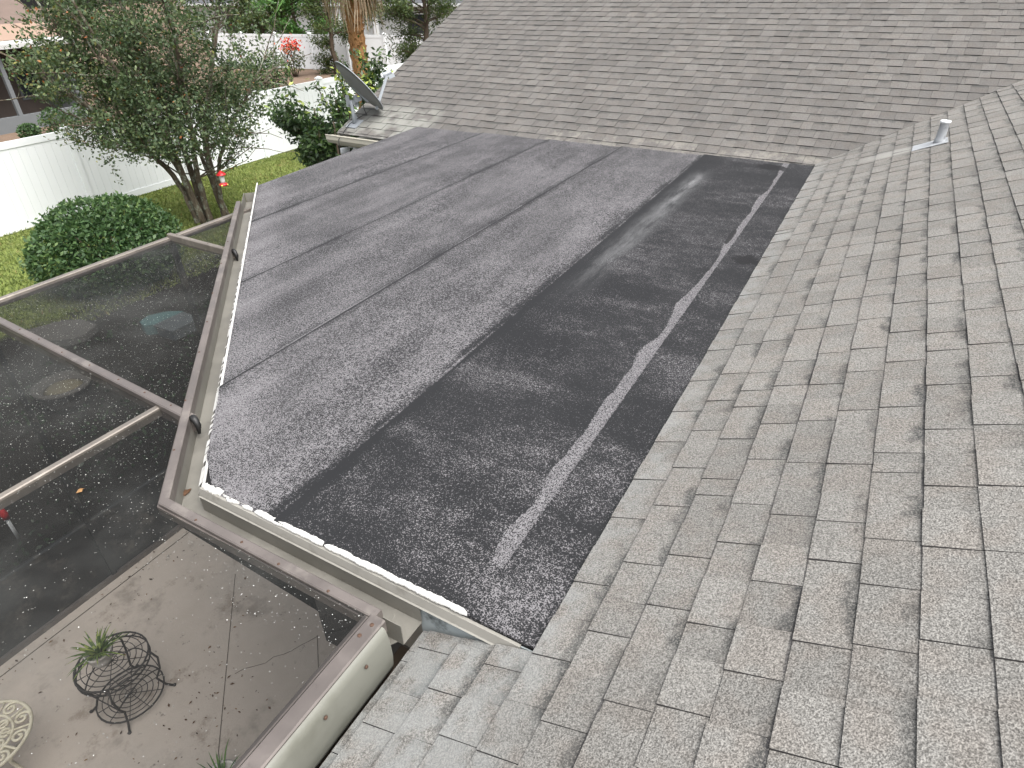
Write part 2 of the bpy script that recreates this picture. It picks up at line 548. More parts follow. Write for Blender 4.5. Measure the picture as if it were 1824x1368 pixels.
def screen_mat():
    m = NT('insect screen')
    p = m.pos()
    d = m.n('ShaderNodeBsdfPrincipled')
    dust = m.smooth(m.noise(p, 1.3, 6.0, 0.65), 0.40, 0.75)
    m.set(d.inputs['Base Color'], m.mix(dust, (0.012, 0.0125, 0.0125), (0.040, 0.041, 0.039)))
    m.set(d.inputs['Roughness'], 0.6)
    m.set(d.inputs['Specular IOR Level'], 0.12)
    t = m.n('ShaderNodeBsdfTransparent')
    mx = m.n('ShaderNodeMixShader')
    m.set(mx.inputs[0], m.smooth(dust, 0, 1, 0.44, 0.60))
    m.t.links.new(t.outputs[0], mx.inputs[1])
    m.t.links.new(d.outputs[0], mx.inputs[2])
    m.t.links.new(mx.outputs[0], m.out.inputs['Surface'])
    return m.mat


M['screen'] = screen_mat()


def concrete_mat():
    m = NT('patio concrete')
    p = m.pos()
    c = m.mix(m.noise(p, 2.2, 6.0, 0.65), (0.42, 0.37, 0.315), (0.57, 0.51, 0.445))
    c = m.mix(m.smooth(m.noise(p, 1.1, 6.0, 0.7), 0.53, 0.68, 0, 0.6), c, (0.17, 0.145, 0.12))
    c = m.mix(m.smooth(m.noise(p, 7.0, 5.0, 0.75), 0.63, 0.72, 0, 0.75), c, (0.075, 0.062, 0.05))
    c = m.mix(m.smooth(m.noise(p, 3.3, 6.0, 0.75), 0.55, 0.70, 0, 0.55), c, (0.20, 0.15, 0.11))
    m.bsdf(c, 0.85, 0.2, 0.0, m.bump(m.noise(p, 60, 4.0), 0.2, 0.004))
    return m.mat


M['concrete'] = concrete_mat()


def leaf_mat(name, cols, rough=0.5, transl=0.25):
    """cols: list of (position, colour) over the per-leaf tone"""
    m = NT(name)
    t = m.attr('tone')
    rp = m.n('ShaderNodeValToRGB')
    m.t.links.new(t, rp.inputs[0])
    el = rp.color_ramp.elements
    el[0].position, el[0].color = cols[0][0], (*cols[0][1], 1)
    el[1].position, el[1].color = cols[-1][0], (*cols[-1][1], 1)
    for ps, c in cols[1:-1]:
        e = el.new(ps)
        e.color = (*c, 1)
    d = m.n('ShaderNodeBsdfPrincipled')
    m.t.links.new(rp.outputs[0], d.inputs['Base Color'])
    d.inputs['Roughness'].default_value = rough
    d.inputs['Specular IOR Level'].default_value = 0.35
    tr = m.n('ShaderNodeBsdfTranslucent')
    m.set(tr.inputs[0], m.mix(1.0, rp.outputs[0], (1.0, 1.15, 0.6), 'MULTIPLY'))
    mx = m.n('ShaderNodeMixShader')
    mx.inputs[0].default_value = transl
    m.t.links.new(d.outputs[0], mx.inputs[1])
    m.t.links.new(tr.outputs[0], mx.inputs[2])
    m.t.links.new(mx.outputs[0], m.out.inputs['Surface'])
    return m.mat


M['leaf_myrtle'] = leaf_mat('myrtle leaves', [(0, (0.030, 0.056, 0.028)), (0.45, (0.074, 0.110, 0.050)), (0.80, (0.128, 0.162, 0.072)), (0.93, (0.21, 0.20, 0.06)), (0.98, (0.26, 0.15, 0.035)), (1.0, (0.26, 0.09, 0.03))])
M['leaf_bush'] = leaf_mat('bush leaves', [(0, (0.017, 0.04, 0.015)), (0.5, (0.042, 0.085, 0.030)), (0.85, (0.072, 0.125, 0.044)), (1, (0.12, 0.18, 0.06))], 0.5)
M['leaf_shrub'] = leaf_mat('shrub leaves', [(0, (0.020, 0.04, 0.018)), (0.6, (0.050, 0.085, 0.032)), (0.85, (0.09, 0.15, 0.04)), (1, (0.36, 0.42, 0.09))], 0.38)
M['leaf_bright'] = leaf_mat('bright leaves', [(0, (0.03, 0.085, 0.018)), (0.5, (0.065, 0.16, 0.034)), (1, (0.13, 0.25, 0.05))])
M['leaf_conifer'] = leaf_mat('conifer needles', [(0, (0.024, 0.042, 0.014)), (0.5, (0.055, 0.085, 0.026)), (1, (0.115, 0.14, 0.04))])
M['leaf_bay'] = leaf_mat('olive green leaves', [(0, (0.024, 0.04, 0.014)), (0.5, (0.06, 0.085, 0.024)), (1, (0.14, 0.15, 0.045))])
M['grass'] = leaf_mat('grass blades', [(0, (0.090, 0.125, 0.036)), (0.5, (0.19, 0.225, 0.07)), (0.85, (0.26, 0.27, 0.095)), (1, (0.26, 0.18, 0.08))], 0.7, 0.3)
M['straw'] = leaf_mat('dry frond', [(0, (0.17, 0.12, 0.075)), (0.6, (0.30, 0.22, 0.15)), (1, (0.42, 0.34, 0.25))], 0.8, 0.2)
M['pot_leaf'] = leaf_mat('potted leaves', [(0, (0.06, 0.11, 0.03)), (0.6, (0.16, 0.23, 0.06)), (1, (0.36, 0.42, 0.12))], 0.5)
M['petal'] = leaf_mat('fallen petals', [(0, (0.16, 0.16, 0.15)), (0.7, (0.30, 0.30, 0.29)), (1, (0.62, 0.62, 0.60))], 0.8, 0.2)
M['litter'] = leaf_mat('dead leaves', [(0, (0.045, 0.025, 0.015)), (0.6, (0.12, 0.06, 0.03)), (1, (0.24, 0.13, 0.05))], 0.8, 0.1)
M['red'] = leaf_mat('red blossom', [(0, (0.45, 0.02, 0.02)), (0.7, (0.62, 0.05, 0.03)), (1, (0.75, 0.45, 0.25))])


def bark_mat(name, a, b, lich=None, sc_=(9, 9, 2.2)):
    m = NT(name)
    p = m.pos()
    n1 = m.noise(m.scale(p, sc_), 2.0, 5.0, 0.65)
    c = m.mix(m.smooth(n1, 0.3, 0.7), a, b)
    if lich:
        c = m.mix(m.smooth(m.noise(p, 7.0, 5.0, 0.7), 0.50, 0.62, 0, 0.8), c, lich)
    m.bsdf(c, 0.9, 0.15, 0.0, m.bump(n1, 0.6, 0.02))
    return m.mat


M['bark'] = bark_mat('myrtle bark', (0.055, 0.042, 0.03), (0.15, 0.125, 0.095), (0.26, 0.29, 0.23))
M['bark_dark'] = bark_mat('shrub bark', (0.05, 0.04, 0.03), (0.12, 0.09, 0.065))
M['palm_bark'] = bark_mat('palm bark', (0.15, 0.07, 0.03), (0.34, 0.19, 0.085), None, (14, 14, 6))


def ground_mat():
    m = NT('lawn and soil')
    p = m.pos()
    x, y, z = m.sep(p)
    g = m.mix(m.noise(p, 3.0, 6.0, 0.7), (0.11, 0.15, 0.038), (0.20, 0.235, 0.07))
    g = m.mix(m.smooth(m.noise(p, 1.6, 5.0, 0.7), 0.54, 0.66, 0, 0.7), g, (0.21, 0.15, 0.075))
    s = m.mix(m.noise(p, 5.0, 6.0, 0.7), (0.10, 0.065, 0.045), (0.22, 0.165, 0.125))
    f = m.smooth(x, -16.5, -16.2)
    bed = m.smooth(m.math('ADD', x, m.noise(p, 1.5, 3.0)), -11.0, -10.4)
    c = m.mix(f, s, g)
    c = m.mix(bed, c, m.mix(m.noise(p, 6.0, 6.0, 0.75), (0.006, 0.0055, 0.0045), (0.026, 0.023, 0.018)))
    m.bsdf(c, 0.95, 0.1, 0.0, m.bump(m.noise(p, 30, 4.0), 0.5, 0.02))
    return m.mat


M['ground'] = ground_mat()

# ------------------------------------------------------------------ ground
g = MB()
NG = 24
g.add([(-160, -60, 0), (60, -60, 0), (60, 200, 0), (-160, 200, 0)], [(0, 1, 2, 3)])
ground = g.build('ground', M['ground'])
tag(ground, 'lawn and bare soil around the house and behind the fence', 'ground', kind='structure')

s = MB()
SLAB = [(-5.24, -3.0), (-0.5, -3.0), (-0.5, 2.5), (-3.0, 2.5), (-3.0, 2.09), (-3.2, 2.26), (-5.24, 2.38)]
s.prism(SLAB, -0.05, 0.02)
slab = s.build('patio_slab', M['concrete'])
tag(slab, 'stained beige concrete floor under the screen enclosure', 'patio floor', kind='structure')
for p0, p1, wj in (((-4.21, 2.21), (-1.6, -0.40), 0.005), ((-3.09, 2.08), (-1.2, 0.19), 0.005), ((-5.04, -3.0), (-5.04, 2.36), 0.008)):
    j = MB()
    j.beam((*p0, 0.0235), (*p1, 0.0235), wj, 0.002)
    j.build('control_joint', M['joint'], slab)
cr = random.Random(3)
pts = [Vector((-3.42 + 0.36 * t + cr.gauss(0, 0.012), 1.50 + 0.58 * t + cr.gauss(0, 0.012), 0.0222)) for t in [i / 9 for i in range(10)]]
j = MB()
j.tube(pts, 0.0017, 4)
j.build('crack', M['joint'], slab)

# ------------------------------------------------------------------ the house: roofs
TAN22, COS22, SIN22 = math.tan(R(22)), math.cos(R(22)), math.sin(R(22))
ZP = 2.857
house = empty('house', (0.8, 3.0, 0), 'grey shingled house with a black flat patio roof between its slopes', 'house')


def patio_z(x, y=0):
    return ZP + (x + 0.545) * math.tan(R(0.5))


XB = -0.545
# right slope: a = y, s up the slope
R_O, R_A, R_S, R_N = Vector((XB, 0, ZP + 0.004)), Vector((0, 1, 0)), Vector((COS22, 0, SIN22)), Vector((-SIN22, 0, COS22))
# back slope: a runs to the left, s up the slope
B_O = Vector((-0.55, 7.36, ZP + 0.002))
B_A = Vector((-0.998, 0.064, 0)).normalized()
B_H = Vector((0.064, 0.998, 0)).normalized()
B_S = (B_H * COS22 + Vector((0, 0, SIN22))).normalized()
B_N = B_A.cross(B_S)
if B_N.z < 0: B_N = -B_N


def clip(poly, n, c):
    """keep n.p <= c"""
    out = []
    for i in range(len(poly)):
        p, q = poly[i], poly[(i + 1) % len(poly)]
        dp, dq = n[0] * p[0] + n[1] * p[1] - c, n[0] * q[0] + n[1] * q[1] - c
        if dp <= 0: out.append(p)
        if (dp < 0 < dq) or (dq < 0 < dp):
            t = dp / (dp - dq)
            out.append((p[0] + t * (q[0] - p[0]), p[1] + t * (q[1] - p[1])))
    return out


def valley_line(O, A, S, other_O, other_N, sign):
    """half plane (n,c) in (a,s) coords where this roof lies above the other one"""
    def h(a, s_):
        P = O + A * a + S * s_ - other_O
        return P.dot(other_N) * sign
    h0, ha, hs = h(0, 0), h(1, 0), h(0, 1)
    return (-(ha - h0), -(hs - h0)), h0


vr = valley_line(R_O, R_A, R_S, B_O, B_N, 1)
vb = valley_line(B_O, B_A, B_S, R_O, R_N, 1)


def make_tabs(rng, O, A, S, N, a0, a1, i0, i1, E_, regions):
    """laminated shingle tabs; returns a list of dicts(verts, faces, mats, uvs)"""
    tabs = []
    for i in range(i0, i1):
        a = a0 - rng.random() * 0.3
        raised = rng.random() < 0.5
        wob_p, wob_a = rng.random() * 6.28, 0.0025
        while a < a1:
            if rng.random() < 0.07:
                wdt = rng.uniform(0.035, 0.06)
            else:
                wdt = rng.uniform(0.12, 0.21) if raised else rng.uniform(0.10, 0.18)
            gap = rng.uniform(0.0006, 0.0014)
            sb = i * E_ + wob_a * math.sin(a * 1.7 + wob_p) + rng.uniform(-0.0018, 0.0018)
            if i == 0: sb = 0.0
            hb = rng.uniform(0.0072, 0.0100) if raised else rng.uniform(0.0045, 0.006)
            if i > i0 and i != 0:
                dd = rng.uniform(-0.0012, 0.0012)
            else:
                dd = 0
            base = [(a + gap, sb), (a + wdt - gap, sb + dd), (a + wdt - gap, sb + E_ + 0.03), (a + gap, sb + E_ + 0.03)]
            for reg in regions:
                poly = base
                for n_, c_ in reg:
                    poly = clip(poly, n_, c_)
                    if len(poly) < 3: break
                if len(poly) < 3: continue
                ar = abs(sum(poly[q][0] * poly[(q + 1) % len(poly)][1] - poly[(q + 1) % len(poly)][0] * poly[q][1] for q in range(len(poly)))) / 2
                if ar < 2e-4: continue
                n = len(poly)
                top = [O + A * pa + S * ps + N * (hb * (1 - (ps - sb) / (E_ + 0.04)) + 0.0008) for pa, ps in poly]
                bot = [O + A * pa + S * ps - N * 0.003 for pa, ps in poly]
                order = list(range(n))
                if (top[1] - top[0]).cross(top[2] - top[1]).dot(N) < 0: order = order[::-1]
                fs = [tuple(order)] + [(order[q], n + order[q], n + order[(q + 1) % n], order[(q + 1) % n]) for q in range(n)]
                uv = [(pa - a, (ps - sb) / E_) for pa, ps in poly] * 2
                tabs.append(dict(v=top + bot, f=fs, uv=uv, top=top))
            a += wdt
            raised = not raised
    return tabs


def tab_mesh(name, tabs, mats, origin, rng):
    vs, fs, ms, uvs, tone = [], [], [], [], []
    for t in tabs:
        k = len(vs)
        vs += [tuple(v - origin) for v in t['v']]
        r_ = rng.random()
        for q, f in enumerate(t['f']):
            fs.append(tuple(i + k for i in f))
            ms.append(0 if q == 0 else 1)
            uvs += [t['uv'][i] for i in f]
            tone.append(r_)
    me = bpy.data.meshes.new(name)
    me.from_pydata(vs, [], fs)
    for mt in mats: me.materials.append(mt)
    me.polygons.foreach_set('material_index', ms)
    ul = me.uv_layers.new(name='UVMap')
    ul.data.foreach_set('uv', [c for p in uvs for c in p])
    at = me.attributes.new('tone', 'FLOAT', 'FACE')
    at.data.foreach_set('value', tone)
    me.update()
    return me


def screen_area(t):
    ps = [project(v) for v in t['top']]
    if any(p is None for p in ps): return 0
    cxm = sum(p[0] for p in ps) / len(ps)
    cym = sum(p[1] for p in ps) / len(ps)
    if not (-30 < cxm < 1854 and -30 < cym < 1398): return 0
    return abs(sum(ps[i][0] * ps[(i + 1) % len(ps)][1] - ps[(i + 1) % len(ps)][0] * ps[i][1] for i in range(len(ps)))) / 2


rng = random.Random(11)
ER, EB = 0.1415, 0.150
PY = 1.068                              # front end of the flat roof
reg_up = [vr, ((0, -1), 0.0)]           # above the flat roof line
reg_low = [vr, ((0, 1), 0.0), ((1, 0), PY - 0.012), ((0, -1), 0.462)]
tabs_r = make_tabs(rng, R_O, R_A, R_S, R_N, -3.0, 12.0, -4, 24, ER, [reg_up, reg_low])
tabs_b = make_tabs(rng, B_O, B_A, B_S, B_N, -4.5, 7.2, -4, 44, EB,
                   [[vb, ((1, -0.078), 6.44), ((0, -1), 0.50)]])

# decks under the shingles
d = MB()
zz = -0.004


def rp(a, s_, h=zz): return R_O + R_A * a + R_S * s_ + R_N * h
def bp(a, s_, h=zz): return B_O + B_A * a + B_S * s_ + B_N * h


poly_r = [(-3.0, -0.455), (PY - 0.015, -0.455), (PY - 0.015, 0.0), (7.40, 0.0), (11.9, 3.4), (-3.0, 3.4)]
poly_r = clip([(-3.0, 0.0), (12, 0.0), (12, 3.4), (-3, 3.4)], *vr)
n = len(poly_r)
d.add([rp(*q) for q in poly_r], [tuple(range(n))])
d.add([rp(-3, -0.455), rp(PY - 0.015, -0.455), rp(PY - 0.015, 0.0), rp(-3, 0.0)], [(0, 1, 2, 3)])
slope_r = d.build('roof_slope', M['felt'], house)
slope_r['label'] = 'light grey shingled slope in the right foreground'
d = MB()
poly_b = clip(clip([(-4.5, -0.49), (7.2, -0.49), (7.2, 6.6), (-4.5, 6.6)], *vb), (1, -0.078), 6.43)
n = len(poly_b)
d.add([bp(*q) for q in poly_b], [tuple(range(n))])
slope_b = d.build('roof_slope', M['felt'], house)
slope_b['label'] = 'weathered grey-brown shingled slope behind the flat roof'

tabs_r.sort(key=screen_area, reverse=True)
for t in tabs_r[:300]:
    c = sum(t['top'], Vector()) / len(t['top'])
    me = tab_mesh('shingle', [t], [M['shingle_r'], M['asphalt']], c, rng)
    me.attributes.remove(me.attributes['tone'])
    o = link('shingle', me, slope_r)
    o.location = c
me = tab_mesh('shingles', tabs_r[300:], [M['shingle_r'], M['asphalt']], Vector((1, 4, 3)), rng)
o = link('shingles', me, slope_r)
o.location = (1, 4, 3)
o['kind'] = 'stuff'
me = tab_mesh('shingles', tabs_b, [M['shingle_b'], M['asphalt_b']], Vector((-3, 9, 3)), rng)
o = link('shingles', me, slope_b)
o.location = (-3, 9, 3)
o['kind'] = 'stuff'

# ------------------------------------------------------------------ flat patio roof
P1, P2, P3, P4, P5 = (-0.40, 1.070), (-2.111, 1.105), (-5.475, 4.489), (-5.70, 7.69), (-0.40, 7.42)
pat_poly = [P1, P2, P3, P4, (-5.70, 8.05), (-0.40, 7.75)]
d = MB()
d.prism(pat_poly, lambda x, y: patio_z(x) - 0.10, lambda x, y: patio_z(x) - 0.012)
patio = d.build('patio_roof', M['felt'], house)
patio['label'] = 'flat roof of black and grey roll roofing'
pr = random.Random(5)
laps = [-0.40, -0.79, -1.69, -2.67, -3.64, -4.61, -5.9]


def front_y(x):   # front / chamfer boundary
    if x > P2[0]:
        return P1[1] + (x - P1[0]) / (P2[0] - P1[0]) * (P2[1] - P1[1])
    return P2[1] + (x - P2[0]) / (P3[0] - P2[0]) * (P3[1] - P2[1])


for i in range(6):
    xr, xl = laps[i] + (0.07 if i else 0), laps[i + 1]
    last = i == 5
    ph = pr.random() * 6
    def edge_x(y, xl=xl, ph=ph): return xl + 0.002 * math.sin(y * 1.9 + ph) + 0.0015 * math.sin(y * 5.3 + 2 * ph)
    NY, NX = 60, 5
    vs, fs = [], []
    for b in range(NY + 1):
        t = b / NY
        # approximate rows by y; x runs from xr to xl
        row = []
        for a in range(NX + 1):
            x = None
            yb = 7.60
            if last:
                # left edge follows P3-P4
                y = None
            xa = xr + (xl - xr) * a / NX
            if last:
                xa = xr + (-5.475 - xr) * a / NX
            y0 = front_y(xa)
            y = y0 + (yb - y0) * t
            x = xa
            if last and a == NX:
                x = P3[0] + (P4[0] - P3[0]) * max(0, (y - P3[1])) / (P4[1] - P3[1])
            elif a == NX:
                x = edge_x(y)
            hh = 0.0005 + (0.0075 if not last else 0.002) * (a / NX) + 0.0016 * math.sin(y * 2.1 + x * 3 + i) * math.sin(x * 2.3) * (1 if 0 < a < NX else 0)
            vs.append((x, y, patio_z(x) + hh - 0.0035))
    W_ = NX + 1
    for b in range(NY):
        for a in range(NX):
            fs.append((b * W_ + a, b * W_ + a + 1, (b + 1) * W_ + a + 1, (b + 1) * W_ + a))
    fs = [f[::-1] for f in fs]
    k = len(vs)
    # thickness skirt at the left edge and the front edge
    low = []
    for b in range(NY + 1):
        x, y, z = vs[b * W_ + NX]
        vs.append((x, y, z - 0.009))
    for b in range(NY):
        fs.append((b * W_ + NX, k + b, k + b + 1, (b + 1) * W_ + NX))
    k2 = len(vs)
    for a in range(NX + 1):
        x, y, z = vs[a]
        vs.append((x, y, z - 0.009))
    for a in range(NX):
        fs.append((a, k2 + a, k2 + a + 1, a + 1))
    mb = MB()
    mb.add(vs, fs, 0, False)
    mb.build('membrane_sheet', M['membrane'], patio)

# flashing apron edge at the front right tip, drip edge, sealant
EDGE = [(-0.60, front_y(-0.60)), P2, P3]            # travel to the left then away: outside is on the left -> negative offsets
OUT = -1
zt = ZP - 0.020


def edge_sweep(prof, path=EDGE):
    return [(-dd, z_) for dd, z_ in prof], path


def sweep_out(mb, prof, path=EDGE, closed=True, m=0):
    # the path runs P1 -> P2 -> P3, its outer side is on the left of travel
    mb.sweep(path, [(-dd, z_) for dd, z_ in prof], m, closed)
    return mb


mb = MB()
sweep_out(mb, [(-0.012, zt + 0.006), (0.010, zt + 0.002), (0.020, zt - 0.030), (0.025, zt - 0.034), (0.022, zt - 0.036), (0.016, zt - 0.032), (0.006, zt - 0.003), (-0.012, zt + 0.001)],
          [(-0.60, front_y(-0.60)), P2])
drip = mb.build('drip_edge', M['drip'], patio)
mb = MB()
sweep_out(mb, [(-0.012, zt + 0.004), (-0.001, zt + 0.004), (0.000, zt - 0.040), (-0.002, zt - 0.040), (-0.003, zt - 0.002), (-0.012, zt - 0.002)], [P2, P3])
mb.build('drip_edge', M['sealant'], patio)
mb = MB()   # far edge of the flat roof: thin white drip
sweep_out(mb, [(-0.030, zt - 0.040), (0.002, zt - 0.042), (0.004, zt - 0.11), (0.0, zt - 0.11), (-0.001, zt - 0.046), (-0.030, zt - 0.045)], [P3, P4])
mb.build('drip_edge', M['vinyl'], patio)


def sealant_run(x0, x1, wd_, seed, y_off=0.0, rag=1.0, taper=0.02):
    """flat flaking strip of white sealant on the front edge between two x"""
    r = random.Random(seed)
    nseg = max(10, int(abs(x1 - x0) / 0.0035))
    vs, fs = [], []
    walk, walk2 = 0.0, 0.0
    notch = 0.0
    for i in range(nseg + 1):
        x = x0 + (x1 - x0) * i / nseg
        walk = walk * 0.86 + r.gauss(0, 0.0009) * rag
        walk2 = walk2 * 0.86 + r.gauss(0, 0.0007) * rag
        if r.random() < 0.012: notch = r.uniform(0.003, 0.009)
        notch *= 0.6
        e_ = min(1.0, min(x - x0, x1 - x) / taper)
        e_ = math.sqrt(max(0.0, 1 - (1 - e_) ** 2))
        wi = max(0.0004, (wd_ + walk - notch) * e_)
        wo_ = max(0.0002, (0.0045 + walk2) * e_)
        y = front_y(x) + y_off
        hz = patio_z(x) + 0.0040
        for dy, hh in ((wi, -0.0012), (wi * 0.96, 0.0), (wi * 0.3, 0.0003), (-wo_, -0.0006), (-wo_ - 0.0015, -0.006)):
            vs.append((x, y + dy, hz + hh))
    for i in range(nseg):
        for j in range(4):
            fs.append((i * 5 + j + 1, i * 5 + j, (i + 1) * 5 + j, (i + 1) * 5 + j + 1))
    mb = MB()
    mb.add(vs, fs, 0, False)
    return mb.build('sealant_strip', M['sealant'], patio)


sealant_run(-1.792, -1.43, 0.016, 2)
sealant_run(-1.424, -0.80, 0.016, 3, taper=0.05)
sealant_run(-1.862, -1.805, 0.010, 4, taper=0.025)
sealant_run(-2.108, -1.99, 0.022, 5, rag=2.5, taper=0.01)
sealant_run(-1.982, -1.945, 0.004, 6, 0.006, 2.0)
sealant_run(-1.955, -1.915, 0.003, 7, -0.001, 2.0)
sealant_run(-1.935, -1.885, 0.004, 8, 0.005, 2.0)
# sealant scraps along the chamfer edge
r = random.Random(9)
mb = MB()
for i in range(150):
    t = r.random() ** 1.2
    x = P2[0] + (P3[0] - P2[0]) * t
    y = P2[1] + (P3[1] - P2[1]) * t
    L = r.uniform(0.01, 0.05)
    wd_ = r.uniform(0.002, 0.006)
    ux, uy = -0.7071, 0.7071
    nx, ny = 0.7071, 0.7071
    z = patio_z(x) + 0.003
    q = [(0, -0.014), (L, -0.014), (L * 0.9, wd_ * r.uniform(0.3, 1)), (L * 0.5, wd_), (L * 0.1, wd_ * r.uniform(0.2, 1))]
    mb.add([(x + ux * a + nx * b, y + uy * a + ny * b, z + (0.002 if b > 0 else -0.012)) for a, b in q], [(4, 3, 2, 1, 0)])
o = mb.build('sealant_scraps', M['sealant'], patio)
o['kind'] = 'stuff'

# fascia below the edge and closing wedge over the lower shingles
mb = MB()
sweep_out(mb, [(0.004, zt - 0.03), (0.004, zt - 0.34), (-0.03, zt - 0.34), (-0.03, zt - 0.03)], [(-1.0, front_y(-1.0)), P2, P3])
mb.build('fascia', M['gutter'], house)
mb = MB()
xa, xb = -1.0, -0.56
ya, yb2 = front_y(xa) - 0.004, front_y(xb) - 0.004
zl = lambda x: ZP + (x - XB) * TAN22 + 0.006
mb.add([(xa, ya, zt - 0.03), (xb, yb2, zl(xb) - 0.02), (xa, ya, zl(xa) - 0.04), (xa, ya + 0.03, zt - 0.03), (xb, yb2 + 0.03, zl(xb) - 0.02), (xa, ya + 0.03, zl(xa) - 0.04)],
       [(0, 2, 1), (3, 4, 5), (0, 1, 4, 3), (0, 3, 5, 2)])
mb.build('flashing', M['bluepaint'], house)

# gutter (U channel) along front and chamfer
ZG = ZP - 0.015
GP = [(-0.985, front_y(-0.985)), P2, (P3[0] + 0.16, P3[1] - 0.16)]
mb = MB()
gd, gt = 0.118, 0.003
prof = [(0.016, ZG - 0.03), (0.016, ZG - 0.125), (gd, ZG - 0.125), (gd, ZG - 0.028), (gd - gt, ZG - 0.028), (gd - gt, ZG - 0.122), (0.016 + gt, ZG - 0.122), (0.016 + gt, ZG - 0.03)]
sweep_out(mb, prof, GP)
gut = mb.build('gutter', M['gutter'], house)
# end cap flap at the near end
mb = MB()
ge = (-0.985, front_y(-0.985))
mb.add([(ge[0] + 0.002, ge[1] - 0.018, ZG - 0.121), (ge[0] - 0.105, ge[1] - 0.020, ZG - 0.121), (ge[0] - 0.085, ge[1] - 0.105, ZG - 0.121), (ge[0] - 0.062, ge[1] - 0.165, ZG - 0.128), (ge[0] - 0.004, ge[1] - 0.088, ZG - 0.121)], [(0, 1, 2, 3, 4)])
mb.build('corner_flap', M['gutter'], gut)
mb = MB()   # far end plate of the gutter
q = Vector((GP[2][0] - 0.002, GP[2][1] + 0.002, ZG - 0.035))
n_ = Vector((-0.7071, -0.7071, 0))
mb.beam(q + n_ * 0.018, q + n_ * 0.112, 0.004, 0.088)
mb.build('end_plate', M['gutter'], gut)

# black fascia and added dark board, standing in for shade in the eave slot
mb = MB()
mb.box((-0.945, -3.0, 2.40), (-0.925, 1.03, 2.66))
mb.build('fascia', M['felt'], house)
mb = MB()
mb.box((-1.068, -3.0, 2.56), (-0.946, 1.03, 2.58))
mb.build('slot_shade_board', M['soil'], house)
# house walls under the roofs
mb = MB()
mb.box((-0.62, -3.0, 0.02), (3.4, 2.42, 2.55))
mb.build('wall', M['stucco'], house)
mb = MB()
mb.box((-6.5, 8.05, 0.0), (3.4, 14.0, 2.55))
mb.build('wall', M['stucco'], house)
M['glass_dark'] = plain('dark tinted glass', (0.016, 0.018, 0.020), 0.12, 0.5)
mb = MB()
mb.box((-2.99, 2.08, 0.021), (-0.63, 2.41, 2.45))
mb.build('wall', M['glass_dark'], house)
# rake fascia, eave gutter and soffit of the back slope corner
mb = MB()
mb.beam(bp(6.43 - 0.078 * 0.5, -0.49, -0.02), bp(6.44 + 0.078 * 6.5, 6.5, -0.02), 0.03, 0.15, B_N)
mb.build('rake_board', M['soffit'], house)
ea, eb = bp(6.40, -0.50, -0.02), bp(4.6, -0.50, -0.02)
mb = MB()
path = [(ea.x - 0.12, ea.y + 0.01), (eb.x, eb.y)]
gz = ea.z
gpr = [(0.0, gz - 0.01), (0.0, gz - 0.105), (0.085, gz - 0.105), (0.115, gz - 0.055), (0.118, gz + 0.004), (0.125, gz + 0.004), (0.125, gz + 0.012), (0.108, gz + 0.012), (0.106, gz - 0.05), (0.08, gz - 0.098), (0.008, gz - 0.098), (0.008, gz - 0.01)]
mb.sweep(path, gpr)
eg = mb.build('gutter', M['soffit'], house)
eg['label'] = 'cream eave gutter below the satellite dish'
mb = MB()
mb.box((-7.0, 7.32, 2.50), (-4.8, 8.04, 2.52))
mb.build('soffit', M['soffit'], house)
mb = MB()
mb.lathe(Vector((-6.72, 7.40, 2.30)), [(0.045, 0.0), (0.045, 0.20)], 4)
mb.build('downspout', M['vinyl'], house)

# ------------------------------------------------------------------ screen enclosure
def zs(x, y=0):
    return 2.858 + (x + 1.1) * (0.138 / 4.07)


SN = Vector((-(0.138 / 4.07), 0, 1)).normalized()
SP0 = Vector((-1.1, 0, 2.858))


def on_s(px, py):
    return on_plane(px, py, SP0, SN)


encl = empty('screen_enclosure', (-3.2, 0.8, 0.02), 'bronze aluminium screen enclosure with sagging dusty black mesh beside the flat roof', 'screen enclosure')
XO = -5.17
X1a, X1b = on_s(0, 575), on_s(330, 744)
X2a, X2b = on_s(303, 425), on_s(410, 454)
PUa, PUb = on_s(0, 888), on_s(282, 727)


def along(p, q, t): return p + (q - p) * t


# beams sitting on the gutter lip
mb = MB()
fb = [(gd - 0.004, ZG - 0.045), (gd + 0.036, ZG - 0.045), (gd + 0.036, ZG + 0.004), (gd + 0.031, ZG + 0.008), (gd + 0.002, ZG + 0.008), (gd - 0.004, ZG + 0.004)]
sweep_out(mb, fb, [(-1.06, front_y(-1.06)), P2, (P3[0] + 0.45, P3[1] - 0.45)])
gb = mb.build('gutter_beam', M['frame'], encl)
mb = MB()
sweep_out(mb, [(gd + 0.037, ZG - 0.05), (gd + 0.043, ZG - 0.05), (gd + 0.043, ZG - 0.010), (gd + 0.037, ZG - 0.010)], [(-1.06, front_y(-1.06)), P2, (P3[0] + 0.45, P3[1] - 0.45)])
mb.build('screen_spline', M['frame'], gb)


def screws(beam, p, q, n_, wd=0.0, r0=0.0045):
    rr = random.Random(int(p.x * 1000))
    for i in range(n_):
        c = along(p, q, (i + 0.5 + rr.uniform(-0.15, 0.15)) / n_)
        mb = MB()
        mb.lathe(c + Vector((rr.uniform(-0.008, 0.008), rr.uniform(-0.008, 0.008), 0.0)), [(r0 * 1.3, -0.002), (r0 * 1.2, 0.0015), (r0 * 0.7, 0.003)], 8)
        mb.build('screw', M['rust'], beam)


def gpt(x, dd):   # point on the gutter beam's top above the front run
    return Vector((x, front_y(x) - dd, ZG + 0.008))


